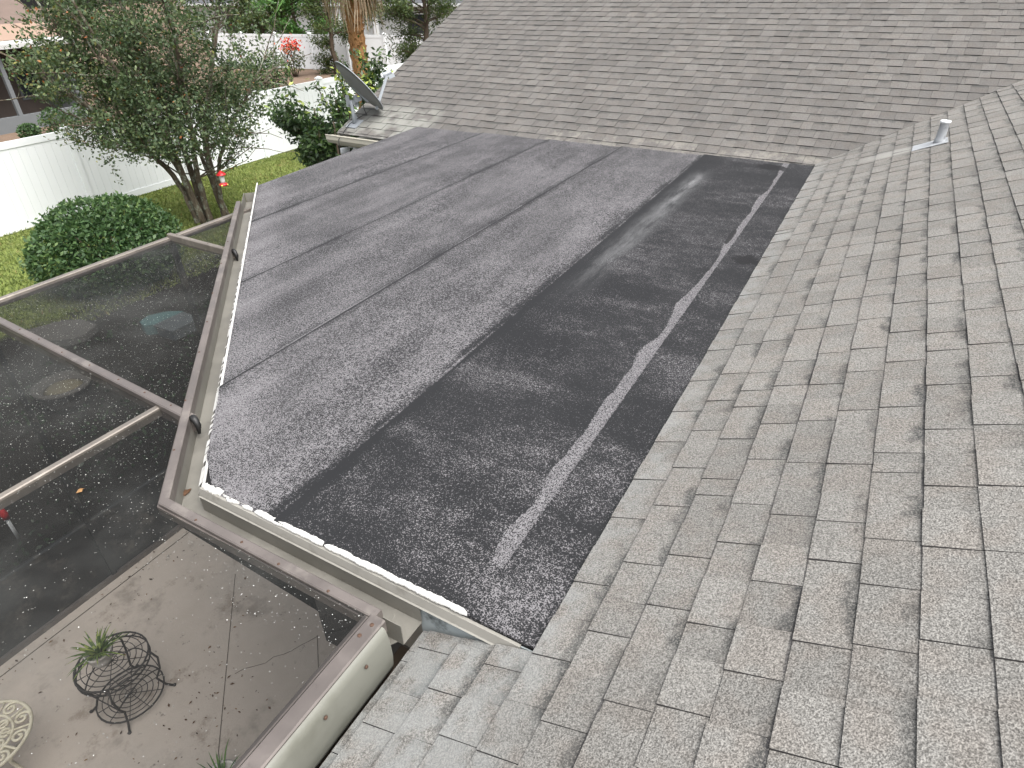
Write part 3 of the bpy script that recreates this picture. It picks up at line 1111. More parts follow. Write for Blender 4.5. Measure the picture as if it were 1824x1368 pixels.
screws(gb, gpt(-1.15, gd + 0.025), gpt(-2.1, gd + 0.025), 4)
c0 = Vector((P2[0] - 0.7071 * (gd + 0.025) - 0.06, P2[1] - 0.7071 * (gd + 0.025) + 0.06, ZG + 0.008))
c1 = Vector((P3[0] + 0.5 - 0.7071 * (gd + 0.025), P3[1] - 0.5 - 0.7071 * (gd + 0.025), ZG + 0.008))
screws(gb, c0, c1, 9)

# long outer beam
YA, YE = -2.6, 4.12
mb = MB()
mb.beam((XO, YA, zs(XO) + 0.02), (XO, YE, zs(XO) + 0.02), 0.050, 0.05, bev=0.006)
ob = mb.build('outer_beam', M['frame_lt'], encl)
mb = MB()
mb.beam((XO + 0.035, YA, zs(XO) + 0.006), (XO + 0.035, YE, zs(XO) + 0.006), 0.010, 0.02)
mb.build('screen_spline', M['frame'], ob)


def rafter(p, q, wd, ht, mat, hump=0.0, nsc=0, lift=0.02):
    mb = MB()
    a_, b_ = p + Vector((0, 0, lift)), q + Vector((0, 0, lift))
    mb.beam(a_, b_, wd, ht, bev=0.006)
    o = mb.build('rafter', mat, encl)
    if nsc: screws(o, a_, b_, nsc, r0=0.004)
    return o


d1 = (X1b - X1a).normalized()
x1start = X1a + d1 * ((XO - X1a.x) / d1.x)
r1 = rafter(x1start, X1b + d1 * 0.075, 0.048, 0.08, M['frame'], nsc=9, lift=0.032)
d2 = (X2b - X2a).normalized()
r2 = rafter(X2a + d2 * ((XO - X2a.x) / d2.x), X2b + d2 * 0.06, 0.042, 0.07, M['frame_lt'], nsc=4, lift=0.05)
# black rubber ends where rafters die into the gutter
for o_, e_, dd in ((r1, X1b + d1 * 0.07 + Vector((0, 0, 0.012)), d1), (r2, X2b + d2 * 0.055 + Vector((0, 0, 0.03)), d2)):
    mb = MB()
    mb.tube([e_ + Vector((0, 0, 0.012)), e_ + dd * 0.02 + Vector((0, 0, 0.008)), e_ + dd * 0.035 + Vector((0, 0, -0.02)), e_ + dd * 0.035 + Vector((0.005, -0.01, -0.06))], [0.019, 0.018, 0.014, 0.007], 8)
    mb.build('end_cap', M['black'], o_)
mb = MB()
dp = (PUb - PUa).normalized()
mb.beam(PUa - dp * 3.2 + Vector((0, 0, 0.012)), PUb + Vector((0, 0, 0.012)), 0.036, 0.05, bev=0.005)
mb.build('purlin', M['frame_lt'], encl)

# side beam over the eave and the cream header behind it
mb = MB()
SBX = -1.049
ye = front_y(SBX) - gd - 0.03
mb.beam((SBX, -2.6, 2.860), (SBX, ye, 2.860), 0.058, 0.055, bev=0.005)
sb = mb.build('side_beam', M['frame'], encl)
screws(sb, Vector((SBX, ye - 0.012, 2.860)), Vector((SBX, ye - 0.10, 2.860)), 2, r0=0.006)
mb = MB()
mb.beam((SBX - 0.041, -2.6, 2.851), (SBX - 0.041, ye - 0.01, 2.851), 0.016, 0.03)
mb.build('screen_spline', M['frame'], sb)
mb = MB()
prf = [(-1.019, 2.852), (-1.008, 2.848), (-1.000, 2.82), (-0.995, 2.77), (-0.994, 2.72), (-0.999, 2.67), (-1.012, 2.63), (-1.04, 2.61), (-1.07, 2.61), (-1.07, 2.80), (-1.019, 2.80)]
n = len(prf)
vs = [(x, y, z) for y in (-2.6, ye - 0.02) for x, z in prf]
fs = [(i, (i + 1) % n, n + (i + 1) % n, n + i) for i in range(n)] + [tuple(range(n))[::-1], tuple(range(n, 2 * n))]
mb.add(vs, fs[:8], 0, True)
mb.add(vs, fs[8:], 0, False)
hd = mb.build('header_gutter', M['cream'], encl)
for yy in (0.80, 0.62, 0.40):
    mb = MB()
    mb.lathe(Vector((-0.9925, yy, 2.812)), [(0.007, -0.002), (0.006, 0.002), (0.003, 0.003)], 8, 0, (1, 0, 0.1))
    mb.build('screw', M['rust'], hd)

# posts, rails and kick plates of the outer wall
for yy in (-0.9, x1start.y, X2a.y + (XO - X2a.x) * d2.y / d2.x, YE - 0.03):
    mb = MB()
    mb.box((XO - 0.022, yy - 0.02, 0.02), (XO + 0.022, yy + 0.02, zs(XO) - 0.032))
    mb.build('post', M['kick'], encl)
mb = MB()
mb.box((XO - 0.022, YA, 0.66), (XO + 0.028, YE, 0.71))
mb.build('chair_rail', M['kick'], encl)
mb = MB()
mb.box((XO - 0.027, YA, 0.021), (XO + 0.0295, YE, 0.07))
mb.build('sole_plate', M['frame'], encl)
mb = MB()
mb.box((XO - 0.006, YA, 0.071), (XO + 0.002, YE, 0.659))
mb.build('kick_plate', M['kick'], encl)


def wall_screen(y0, y1):
    mb = MB()
    mb.add([(XO, y0, 0.711), (XO, y1, 0.711), (XO, y1, zs(XO) - 0.032), (XO, y0, zs(XO) - 0.032)], [(0, 1, 2, 3)])
    mb.build('wall_screen', M['screen'], encl)


ys_ = [YA, -0.9, x1start.y, X2a.y + (XO - X2a.x) * d2.y / d2.x, YE - 0.03]
for a, b in zip(ys_[:-1], ys_[1:]):
    wall_screen(a + 0.026, b - 0.026)


def roof_screen(poly, sag=0.03):
    """screen panel; gentle sag towards the middle"""
    c = sum((Vector((x, y, 0)) for x, y in poly), Vector()) / len(poly)
    rings, vs, fs = 6, [], []
    # densify border
    border = []
    for i in range(len(poly)):
        p, q = Vector((*poly[i], 0)), Vector((*poly[(i + 1) % len(poly)], 0))
        for k in range(8):
            border.append(p + (q - p) * k / 8)
    n = len(border)
    for r_ in range(rings):
        t = 1 - r_ / rings
        for b in border:
            v = c + (b - c) * t
            vs.append((v.x, v.y, zs(v.x) - sag * (1 - t * t) - 0.002))
    vs.append((c.x, c.y, zs(c.x) - sag - 0.002))
    for r_ in range(rings - 1):
        for j in range(n):
            fs.append((r_ * n + j, r_ * n + (j + 1) % n, (r_ + 1) * n + (j + 1) % n, (r_ + 1) * n + j))
    fs += [((rings - 1) * n + j, (rings - 1) * n + (j + 1) % n, rings * n) for j in range(n)]
    mb = MB()
    mb.add(vs, fs, 0, True)
    return mb.build('screen_panel', M['screen'], encl)


off = gd + 0.040
ck = P2[0] + P2[1] - off * math.sqrt(2)               # x + y along the outer side of the chamfer beam
fy = lambda x: front_y(x) - off
cor = (ck - (P2[1] - off) , P2[1] - off)
def ch(x): return (x, ck - x)
y1o = x1start.y
y2o = X2a.y + (XO - X2a.x) * d2.y / d2.x
def cross(p, d_):  # where a rafter meets the chamfer line x+y=ck
    t = (ck - p.x - p.y) / (d_.x + d_.y)
    return (p.x + d_.x * t, p.y + d_.y * t)
c1x, c2x = cross(X1a, d1), cross(X2a, d2)
top_corner = (XO + 0.03, ck - XO - 0.03)
pu_y = PUb.y
def pux(y): return PUa.x + (PUb.x - PUa.x) * (y - PUa.y) / (PUb.y - PUa.y)
SCREENS = [
    [(XO + 0.03, y2o + 0.02), top_corner, (c2x[0], c2x[1] + 0.02)],
    [(XO + 0.03, y1o + 0.02), (XO + 0.03, y2o - 0.02), (c2x[0], c2x[1] - 0.02), (c1x[0] - 0.02, c1x[1] + 0.02)],
    [(XO + 0.03, -2.6), (XO + 0.03, y1o - 0.02), (pux(pu_y) - 0.02, pu_y + 0.0), (pux(-2.6) - 0.02, -2.6)],
    [(pux(-2.6) + 0.02, -2.6), (pux(pu_y) + 0.02, pu_y), (c1x[0], c1x[1] - 0.03), cor, (SBX - 0.035, fy(SBX)), (SBX - 0.035, -2.6)],
]
for sp in SCREENS:
    roof_screen(sp, 0.02)


# petals and roof grit lying on the screens
def quads(name, cs, size, mat, parent=None, flat=True, seed=1, tone=None, ratio=0.5, up_bias=None, origin=None):
    """N leaf-shaped faces in one mesh; cs (N,3)"""
    rg = np.random.default_rng(seed)
    N_ = len(cs)
    size = np.asarray(size, float)
    if size.ndim == 0: size = np.full(N_, float(size))
    if flat:
        a = rg.uniform(0, 2 * np.pi, N_)
        d_ = np.stack([np.cos(a), np.sin(a), rg.uniform(-0.15, 0.15, N_)], 1)
        up = np.tile([0, 0, 1.0], (N_, 1)) + rg.normal(0, 0.12, (N_, 3))
    else:
        d_ = rg.normal(0, 1, (N_, 3))
        if up_bias is not None: d_ += up_bias
        up = rg.normal(0, 1, (N_, 3)) + np.array([0, 0, 0.9])
    d_ /= np.linalg.norm(d_, axis=1)[:, None]
    sd_ = np.cross(d_, up)
    sd_ /= np.linalg.norm(sd_, axis=1)[:, None] + 1e-9
    up = np.cross(sd_, d_)
    L = size[:, None]
    base = cs - d_ * L * 0.5
    tip = cs + d_ * L * 0.5
    lf = cs + sd_ * L * ratio * 0.5 + up * L * 0.06 - d_ * L * 0.05
    rt_ = cs - sd_ * L * ratio * 0.5 + up * L * 0.06 - d_ * L * 0.05
    v = np.stack([base, rt_, tip, lf], 1).reshape(-1, 3)
    if origin is None:
        origin = np.array([cs[:, 0].mean(), cs[:, 1].mean(), cs[:, 2].min()])
    v = v - origin
    me = bpy.data.meshes.new(name)
    me.vertices.add(4 * N_)
    me.vertices.foreach_set('co', v.ravel())
    me.loops.add(4 * N_)
    me.loops.foreach_set('vertex_index', np.arange(4 * N_, dtype=np.int32))
    me.polygons.add(N_)
    me.polygons.foreach_set('loop_start', np.arange(0, 4 * N_, 4, dtype=np.int32))
    me.polygons.foreach_set('loop_total', np.full(N_, 4, dtype=np.int32))
    me.materials.append(mat)
    at = me.attributes.new('tone', 'FLOAT', 'FACE')
    if tone is None: tone = rg.random(N_)
    at.data.foreach_set('value', np.clip(tone, 0, 1).astype(np.float32))
    me.update()
    me.validate()
    o = link(name, me, parent)
    o.location = tuple(origin)
    return o


def inside(poly, x, y):
    c = False
    for i in range(len(poly)):
        (x0, y0), (x1, y1) = poly[i], poly[(i + 1) % len(poly)]
        if (y0 > y) != (y1 > y) and x < (x1 - x0) * (y - y0) / (y1 - y0) + x0:
            c = not c
    return c


r = random.Random(21)
pc, psz = [], []
blob = [(r.uniform(-5.2, -1.1), r.uniform(-0.3, 4), r.uniform(0.15, 0.55)) for _ in range(30)]
while len(pc) < 15000:
    if r.random() < 0.45:
        b = r.choice(blob)
        x, y = r.gauss(b[0], b[2]), r.gauss(b[1], b[2])
    else:
        x, y = r.uniform(-5.1, -1.1), r.uniform(-0.6, 4.0)
    sp = next((s_ for s_ in SCREENS if inside(s_, x, y)), None)
    if sp is None: continue
    if x > -2.6 and y < 0.75 and r.random() < 0.72: continue
    cxp = sum(p[0] for p in sp) / len(sp)
    pc.append((x, y, zs(x) + 0.001 if True else 0))
    psz.append(abs(r.gauss(0.0022, 0.0012)) + 0.0016)
pet = quads('fallen_petals', np.array(pc), np.array(psz), M['petal'], None, True, 3, ratio=0.7)
tag(pet, 'tiny pale petals and roof grit scattered over the dark mesh', 'petals', kind='stuff')

# ------------------------------------------------------------------ vegetation helpers
ENV = None


def grow(mb, p, d, L, r0, depth, rng_, tips, spread=0.7, kids=4, curve=0.18, lift=0.15, n=5):
    """a limb with side limbs; collects twig points for the leaves"""
    seg = 5 if depth > 0 else 4
    pts, rad = [p.copy()], [r0]
    dd = d.normalized()
    for i in range(seg):
        dd = (dd + Vector((rng_.gauss(0, curve), rng_.gauss(0, curve), rng_.gauss(0, curve) + lift * 0.3))).normalized()
        pts.append(pts[-1] + dd * L / seg)
        rad.append(r0 * (1 - 0.62 * (i + 1) / seg))
    if ENV is not None and not ENV(pts[-1]):
        if depth < 2: return
    mb.tube(pts, rad, n if depth > 1 else (4 if depth == 1 else 3), cap=False)
    if depth == 0:
        tips.append(pts)
        return
    for k in range(kids):
        t = 0.3 + 0.7 * (k + rng_.random()) / kids
        i = min(seg - 1, int(t * seg))
        q = pts[i] + (pts[i + 1] - pts[i]) * (t * seg - i)
        nd = (dd + Vector((rng_.gauss(0, spread), rng_.gauss(0, spread), rng_.gauss(lift, spread * 0.6)))).normalized()
        grow(mb, q, nd, L * rng_.uniform(0.45, 0.7), r0 * (1 - 0.62 * t) * 0.6, depth - 1, rng_, tips, spread, kids, curve, lift, n)


def leaves_on(tips, per, jit, rg):
    out = []
    for pts in tips:
        k = rg.poisson(per)
        P = np.array([tuple(p) for p in pts])
        t = rg.uniform(0, len(P) - 1.001, k)
        i = t.astype(int)
        out.append(P[i] + (P[i + 1] - P[i]) * (t - i)[:, None] + rg.normal(0, jit, (k, 3)))
    return np.concatenate(out)


# ------------------------------------------------------------------ crape myrtle
TB = on_z(362, 398, 0.0)
TB.z = 0
azT = Vector((TB.x, TB.y, 0)).normalized()
TL = Vector((-azT.y, azT.x, 0)) * -1.0          # to the right as seen from the roof
if TL.dot(RT) < 0: TL = -TL


def tp(l, h, dpt=0.0):
    return Vector((TB.x, TB.y, 0)) + TL * l + azT * dpt + Vector((0, 0, h))


tree = empty('crape_myrtle', (TB.x, TB.y, 0), 'tall multi-stemmed crape myrtle tree on the lawn with a red feeder', 'tree')
rg_t = random.Random(77)


def myrtle_env(q):
    v = Vector((q.x - TB.x, q.y - TB.y, 0))
    l, dd = v.dot(TL), v.dot(azT)
    w_ = 2.5 if q.z < 4.2 else 2.5 - 0.5 * (q.z - 4.2)
    return ((l + 0.05) / max(0.4, w_)) ** 2 + (dd / 2.1) ** 2 + ((q.z - 3.75) / 3.1) ** 2 < 1


ENV = myrtle_env
tips = []
stems = [((-0.10, 0.0), [(-0.25, 0.9, 0.1), (-0.75, 1.8, 0.0), (-1.5, 2.7, -0.2), (-2.3, 3.5, -0.3)], 0.062),
         ((-0.02, 0.15), [(-0.15, 1.0, 0.3), (-0.5, 2.1, 0.5), (-1.2, 3.2, 0.7), (-1.7, 4.3, 0.8)], 0.066),
         ((0.02, -0.05), [(-0.12, 1.1, -0.1), (-0.30, 2.2, -0.2), (-0.75, 3.3, -0.5), (-1.1, 4.6, -0.7)], 0.070),
         ((0.10, 0.12), [(0.05, 1.1, 0.2), (0.0, 2.3, 0.35), (-0.2, 3.5, 0.3), (-0.4, 4.9, 0.3)], 0.068),
         ((0.16, -0.02), [(0.15, 1.0, -0.1), (0.30, 2.2, -0.3), (0.40, 3.4, -0.6), (0.45, 4.8, -0.9)], 0.064),
         ((0.50, 0.10), [(0.45, 0.8, 0.1), (0.50, 1.7, 0.1), (0.85, 2.7, 0.2), (1.25, 3.7, 0.3), (1.6, 4.6, 0.3)], 0.075),
         ((0.55, 0.15), [(0.40, 0.9, 0.2), (0.32, 1.8, 0.4), (0.25, 2.9, 0.8), (0.5, 4.2, 1.1)], 0.050),
         ((0.48, 0.0), [(0.55, 1.0, -0.2), (0.95, 1.9, -0.4), (1.5, 2.6, -0.5), (2.0, 3.3, -0.5)], 0.045)]
for (b0, pts, r0) in stems:
    mb = MB()
    P = [tp(b0[0], -0.02, b0[1])] + [tp(*q) for q in pts]
    fine = []
    for i in range(len(P) - 1):       # Catmull-Rom
        a_, b_, c_, e_ = P[max(0, i - 1)], P[i], P[i + 1], P[min(len(P) - 1, i + 2)]
        for k in range(5):
            t = k / 5
            fine.append(0.5 * ((2 * b_) + (c_ - a_) * t + (2 * a_ - 5 * b_ + 4 * c_ - e_) * t * t + (3 * b_ - a_ - 3 * c_ + e_) * t ** 3)
                        + Vector((rg_t.gauss(0, 0.008), rg_t.gauss(0, 0.008), 0)))
    fine.append(P[-1])
    nf = len(fine)
    mb.tube(fine, [r0 * (1.12 - 0.86 * i / nf) for i in range(nf)], 8)
    for k in range(16):
        t = rg_t.uniform(0.36, 1.0) if k > 2 else rg_t.uniform(0.24, 0.45)
        i = min(nf - 2, int(t * nf))
        dirv = (fine[i + 1] - fine[i]).normalized()
        outw = Vector((fine[i].x - TB.x, fine[i].y - TB.y, 0))
        outw = outw.normalized() * 0.45 if outw.length > 0.05 else Vector()
        nd = dirv * 0.6 + outw + Vector((rg_t.gauss(0, 0.6), rg_t.gauss(0, 0.6), rg_t.gauss(0.05 if t > 0.45 else -0.12, 0.35)))
        grow(mb, fine[i], nd, rg_t.uniform(0.9, 1.7), r0 * 0.30, 2, rg_t, tips, 0.62, 4, 0.2, 0.10)
    grow(mb, fine[-1], (fine[-1] - fine[-2]), 1.3, r0 * 0.28, 2, rg_t, tips, 0.6, 5, 0.18, 0.2)
    mb.build('trunk', M['bark'], tree)
ENV = None
rgn = np.random.default_rng(5)
lc = leaves_on(tips, 33, 0.075, rgn)
# tone: yellower towards the top left side, darker low down
lat = (lc - np.array(TB)) @ np.array(TL)
tone = rgn.beta(1.8, 2.2, len(lc)) * 0.92 + np.clip((-lat - 0.6) * 0.14, 0, 0.34) * rgn.random(len(lc)) + (rgn.random(len(lc)) < 0.025) * 0.4
crown = quads('crown', lc, rgn.uniform(0.05, 0.09, len(lc)), M['leaf_myrtle'], tree, False, 8, tone, 0.55)
print('myrtle leaves', len(lc))


# ------------------------------------------------------------------ hummingbird feeder on the myrtle
M['red_plastic'] = plain('red plastic', (0.55, 0.025, 0.03), 0.3, 0.5, 0, 0.05)
M['clear_plastic'] = plain('cloudy clear plastic', (0.62, 0.66, 0.62), 0.2, 0.5, 0, 0.05)
M['yellow_plastic'] = plain('yellow plastic', (0.75, 0.55, 0.10), 0.4, 0.4, 0, 0.05)
FP = on_x(399, 331, TB.x + 1.15)
fd = empty('bird_feeder', tuple(FP), 'red and clear hummingbird feeder hanging in the crape myrtle', 'bird feeder')
mb = MB()
mb.lathe(FP, [(0.05, 0.0), (0.085, 0.012), (0.09, 0.035), (0.06, 0.055), (0.045, 0.06)], 18)
mb.build('base', M['red_plastic'], fd)
mb = MB()
mb.lathe(FP, [(0.044, 0.06), (0.046, 0.10), (0.052, 0.20), (0.05, 0.225)], 16)
mb.build('bottle', M['clear_plastic'], fd)
mb = MB()
mb.lathe(FP, [(0.10, 0.222), (0.095, 0.235), (0.05, 0.275), (0.02, 0.295), (0.012, 0.31)], 18)
mb.build('roof', M['red_plastic'], fd)
for k in range(4):
    a = 0.5 + k * math.pi / 2
    mb = MB()
    mb.lathe(FP + Vector((math.cos(a) * 0.088, math.sin(a) * 0.088, 0.024)), [(0.022, -0.004), (0.018, 0.004), (0.006, 0.009)], 8, 0, (math.cos(a), math.sin(a), 0.15))
    mb.build('flower_port', M['yellow_plastic'], fd)
mb = MB()
mb.tube([FP + Vector((0, 0, 0.30)), FP + Vector((0, 0, 0.95))], 0.004, 4)
mb.build('hanging_wire', M['black'], fd)


# ------------------------------------------------------------------ bushes
def shell_bush(name, c, rad, nleaf, size, mat, label, cat, seed, group=None, lumps=9, low=0.0, spiky=0.0, ratio=0.5, fill=0.35, tone_pow=1.0, stem_mat='bark_dark'):
    rg = np.random.default_rng(seed)
    rr_ = random.Random(seed)
    c = np.array(c, float)
    rad = np.array(rad, float)
    e = empty(name, (c[0], c[1], 0), label, cat, group)
    d_ = rg.normal(0, 1, (nleaf, 3))
    d_ /= np.linalg.norm(d_, axis=1)[:, None]
    d_ = d_[d_[:, 2] > -0.75]
    lump = np.zeros(len(d_))
    for k in range(lumps * 4):
        u = rg.normal(0, 1, 3)
        u /= np.linalg.norm(u)
        lump = np.maximum(lump, rg.uniform(0.06, 0.24) * np.clip((d_ @ u - 0.80) / 0.2, 0, 1) ** 0.6)
    rr = 0.84 + lump + rg.normal(0, 0.035, len(d_))
    ins = rg.random(len(d_)) < fill
    rr = np.where(ins, rr * rg.uniform(0.45, 0.95, len(d_)), rr)
    if spiky:
        sp_ = rg.random(len(d_)) < 0.05
        rr = np.where(sp_, rr + rg.uniform(0, spiky, len(d_)), rr)
    pts = c + d_ * rr[:, None] * rad
    pts[:, 2] = np.maximum(pts[:, 2], 0.03 + low * rg.random(len(pts)))
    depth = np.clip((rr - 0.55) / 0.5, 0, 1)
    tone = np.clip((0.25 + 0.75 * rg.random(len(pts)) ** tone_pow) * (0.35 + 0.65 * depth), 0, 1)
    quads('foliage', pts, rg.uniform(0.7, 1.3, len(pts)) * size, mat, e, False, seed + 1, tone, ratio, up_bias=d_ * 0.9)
    mb = MB()
    for k in range(9):
        a = rr_.random() * 6.28
        q = Vector((c[0] + math.cos(a) * 0.1, c[1] + math.sin(a) * 0.1, -0.02))
        tpx = Vector((c[0] + math.cos(a) * rad[0] * 0.6, c[1] + math.sin(a) * rad[1] * 0.6, c[2] + rad[2] * rr_.uniform(0.0, 0.55)))
        m_ = (q + tpx) / 2 + Vector((rr_.gauss(0, 0.05), rr_.gauss(0, 0.05), 0.1))
        mb.tube([q, m_, tpx], [0.03, 0.02, 0.008], 5)
    mb.build('stems', M[stem_mat], e)
    return e


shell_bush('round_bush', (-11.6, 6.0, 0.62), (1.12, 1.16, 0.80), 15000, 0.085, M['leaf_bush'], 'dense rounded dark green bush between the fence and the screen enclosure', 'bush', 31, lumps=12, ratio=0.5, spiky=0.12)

# tall shrub by the house corner behind the dish
rs = random.Random(12)
shr = empty('corner_shrub', (-8.35, 9.2, 0), 'loose glossy shrub with yellow-green shoots behind the satellite dish', 'shrub')
tips = []
mb = MB()
for k in range(13):
    a = rs.random() * 6.28
    rr_ = rs.uniform(0.25, 1.0)
    b0 = Vector((-8.35 + math.cos(a) * 0.15, 9.2 + math.sin(a) * 0.15, -0.02))
    t1 = Vector((-8.35 + math.cos(a) * rr_ * 0.72 + 0.1, 9.2 + math.sin(a) * rr_ * 0.72, rs.uniform(1.7, 2.7)))
    mid = (b0 + t1) / 2 + Vector((math.cos(a) * 0.2, math.sin(a) * 0.2, 0))
    mb.tube([b0, mid, t1], [0.035, 0.024, 0.014], 5)
    for j in range(7):
        t = rs.uniform(0.25, 1.0)
        q = b0 * (1 - t) ** 2 + mid * 2 * t * (1 - t) + t1 * t * t
        grow(mb, q, Vector((math.cos(a) * 0.7 + rs.gauss(0, 0.5), math.sin(a) * 0.7 + rs.gauss(0, 0.5), rs.uniform(-0.1, 0.8))), rs.uniform(0.45, 0.75), 0.011, 1, rs, tips, 0.5, 4, 0.15, 0.25)
for k in range(9):    # bolting shoots
    q = Vector((-8.3 + rs.gauss(0, 0.5), 9.3 + rs.gauss(0, 0.4), 2.3))
    e_ = q + Vector((rs.gauss(0.1, 0.15), rs.gauss(0, 0.15), rs.uniform(0.5, 1.0)))
    pts = [q, (q + e_) / 2, e_]
    mb.tube(pts, [0.012, 0.009, 0.005], 4)
    tips.append(pts)
    tips.append(pts)
mb.build('stems', M['bark_dark'], shr)
rgn = np.random.default_rng(6)
lc = leaves_on(tips, 62, 0.07, rgn)
tone = rgn.random(len(lc)) ** 1.3 * 0.85 * np.clip(0.45 + lc[:, 2] / 4.5, 0, 1.0) + np.clip((lc[:, 2] - 2.55) * 0.9, 0, 0.4) * rgn.random(len(lc))
quads('foliage', lc, rgn.uniform(0.07, 0.13, len(lc)), M['leaf_shrub'], shr, False, 9, tone, 0.42)


# ------------------------------------------------------------------ white vinyl fence
def fence(name, A, Bp, post_ys, label, boards=True, h=1.80, first_side=1, grp=None):
    A, Bp = Vector((*A, 0)), Vector((*Bp, 0))
    d_ = (Bp - A).normalized()
    nrm = Vector((-d_.y, d_.x, 0))
    f = empty(name, tuple(along(A, Bp, 0.5)), label, 'fence', grp)
    L = (Bp - A).length

    def seg(nm, a, b, z0, z1, th, mat=M['vinyl'], off_=0.0):
        p, q = A + d_ * a + nrm * off_, A + d_ * b + nrm * off_
        mb = MB()
        mb.beam(p + Vector((0, 0, z1)), q + Vector((0, 0, z1)), th, z1 - z0)
        return mb.build(nm, mat, f)

    for i, t in enumerate(post_ys):
        c = A + d_ * t
        mb = MB()
        mb.beam(c - d_ * 0.064 + Vector((0, 0, h + 0.03)), c + d_ * 0.064 + Vector((0, 0, h + 0.03)), 0.128, h + 0.08)
        po = mb.build('post', M['vinyl'], f)
        mb = MB()
        hw = 0.088
        zb = h + 0.031
        mb.add([c + d_ * sx * hw + nrm * sy * hw + Vector((0, 0, zb + zz_)) for zz_ in (0, 0.03) for sx, sy in ((-1, -1), (1, -1), (1, 1), (-1, 1))] + [c + Vector((0, 0, zb + 0.085))],
               [(3, 2, 1, 0), (0, 1, 5, 4), (1, 2, 6, 5), (2, 3, 7, 6), (3, 0, 4, 7), (4, 5, 8), (5, 6, 8), (6, 7, 8), (7, 4, 8)])
        mb.build('post_cap', M['vinyl'], po)
        if i + 1 < len(post_ys):
            a, b = t + 0.064, post_ys[i + 1] - 0.064
            seg('top_rail', a, b, h - 0.14, h, 0.05)
            seg('bottom_rail', a, b, 0.02, 0.17, 0.05)
            if boards:
                nb = max(1, int(round((b - a) / 0.178)))
                w_ = (b - a) / nb
                for k in range(nb):
                    seg('board', a + k * w_ + 0.003, a + (k + 1) * w_ - 0.003, 0.171, h - 0.141, 0.024)
                seg('board_tongue', a, b, 0.172, h - 0.142, 0.010)
            else:
                seg('panel', a, b, 0.171, h - 0.141, 0.024)
    return f


FX = -16.25
fence('vinyl_fence', (FX + 0.15, 2.9), (FX - 0.10, 30.5), [0.05 + 2.73 * i for i in range(11)], 'long white vinyl privacy fence along the lawn with a capped post', True)
fence('vinyl_fence', (-38.5, 29.4), (-21.5, 31.6), [1.3 + 2.44 * i for i in range(7)], 'white vinyl fence further away across the neighbouring yard', False)

# ------------------------------------------------------------------ lawn blades
rg = np.random.default_rng(14)
NB = 70000
gx = rg.uniform(-16.1, -10.4, NB * 2)
gy = rg.uniform(3.8, 21, NB * 2)
keep = (gy - 4.2) * 1.0 > (-(gx + 12) * 0.15 - 0.6)
gx, gy = gx[keep][:NB], gy[keep][:NB]
pch = np.sin(gx * 1.7 + np.sin(gy * 1.1) * 2) * np.sin(gy * 1.3 + gx * 0.6)
tone = rg.random(len(gx)) * 0.75 + 0.12 * pch + (rg.random(len(gx)) < 0.06) * 0.4
cs = np.stack([gx, gy, np.full(len(gx), 0.03)], 1)
gr = quads('grass', cs, rg.uniform(0.05, 0.11, len(gx)), M['grass'], None, False, 15, tone, 0.22, up_bias=np.array([0, 0, 1.6]))
tag(gr, 'patchy yellow-green lawn grass in front of the white fence', 'grass', kind='stuff')

# ------------------------------------------------------------------ satellite dish
M['dish'] = plain('grey dish paint', (0.20, 0.205, 0.21), 0.55, 0.3, 0.0, 0.08, 5.0)
M['dish_lt'] = plain('pale grey metal', (0.25, 0.27, 0.29), 0.45, 0.4, 0.1, 0.08, 8.0)
FT = on_plane(632, 222, B_O, B_N)
dish = empty('satellite_dish', tuple(FT), 'grey satellite dish on a short mast at the roof corner', 'satellite dish')
mb = MB()
bs = B_S
bA = B_A
mb.add([FT + bA * a * 0.10 + bs * b * 0.10 + B_N * z for z in (0.008, 0.02) for a, b in ((-1, -1), (1, -1), (1, 1), (-1, 1))],
       [(3, 2, 1, 0), (4, 5, 6, 7), (0, 1, 5, 4), (1, 2, 6, 5), (2, 3, 7, 6), (3, 0, 4, 7)])
mb.build('foot_plate', M['dish_lt'], dish)
top = Vector((FT.x, FT.y, FT.z + 0.33))
mb = MB()
mb.tube([FT + Vector((0, 0, 0.015)), FT + Vector((0, 0, 0.13)), top], [0.028, 0.026, 0.026], 10)
mb.build('mast', M['dish_lt'], dish)
mb = MB()
mb.beam(FT + bs * 0.09 + B_N * 0.02, FT + Vector((0, 0, 0.17)), 0.02, 0.012, bA)
mb.beam(FT + bs * 0.05 + B_N * 0.02, FT + Vector((0.01, 0, 0.11)), 0.07, 0.012, bA)
mb.build('mast_brace', M['dish_lt'], dish)
vw = (FT + Vector((0, 0, 0.6)) - CO).normalized()
rti = (RT - vw * RT.dot(vw)).normalized()
upi = (-DN + vw * DN.dot(vw)).normalized()
mj = (rti * 0.74 - upi * 0.67).normalized()           # long axis, down to the right
nd = (rti * 0.67 + upi * 0.74).normalized()
nd = (nd * math.cos(R(10)) + vw * math.sin(R(10))).normalized()   # dish axis
DC = on_plane(640, 153, tuple(top), tuple(vw))
mjp = (mj - nd * mj.dot(nd)).normalized()
mn = nd.cross(mjp).normalized()
mb = MB()
vs, fs = [], []
rings, seg = 9, 40
Rj, Rm, dep = 0.425, 0.39, 0.085
for side in (0, 1):
    for i in range(rings + 1):
        t = i / rings
        for j in range(seg):
            a = 2 * math.pi * j / seg
            vs.append(DC + mjp * Rj * t * math.cos(a) + mn * Rm * t * math.sin(a) + nd * (dep * (t * t - 1) + (0.004 if side else -0.004)))
K = (rings + 1) * seg
for side in (0, 1):
    for i in range(rings):
        for j in range(seg):
            q = (side * K + i * seg + j, side * K + i * seg + (j + 1) % seg, side * K + (i + 1) * seg + (j + 1) % seg, side * K + (i + 1) * seg + j)
            fs.append(q if side else q[::-1])
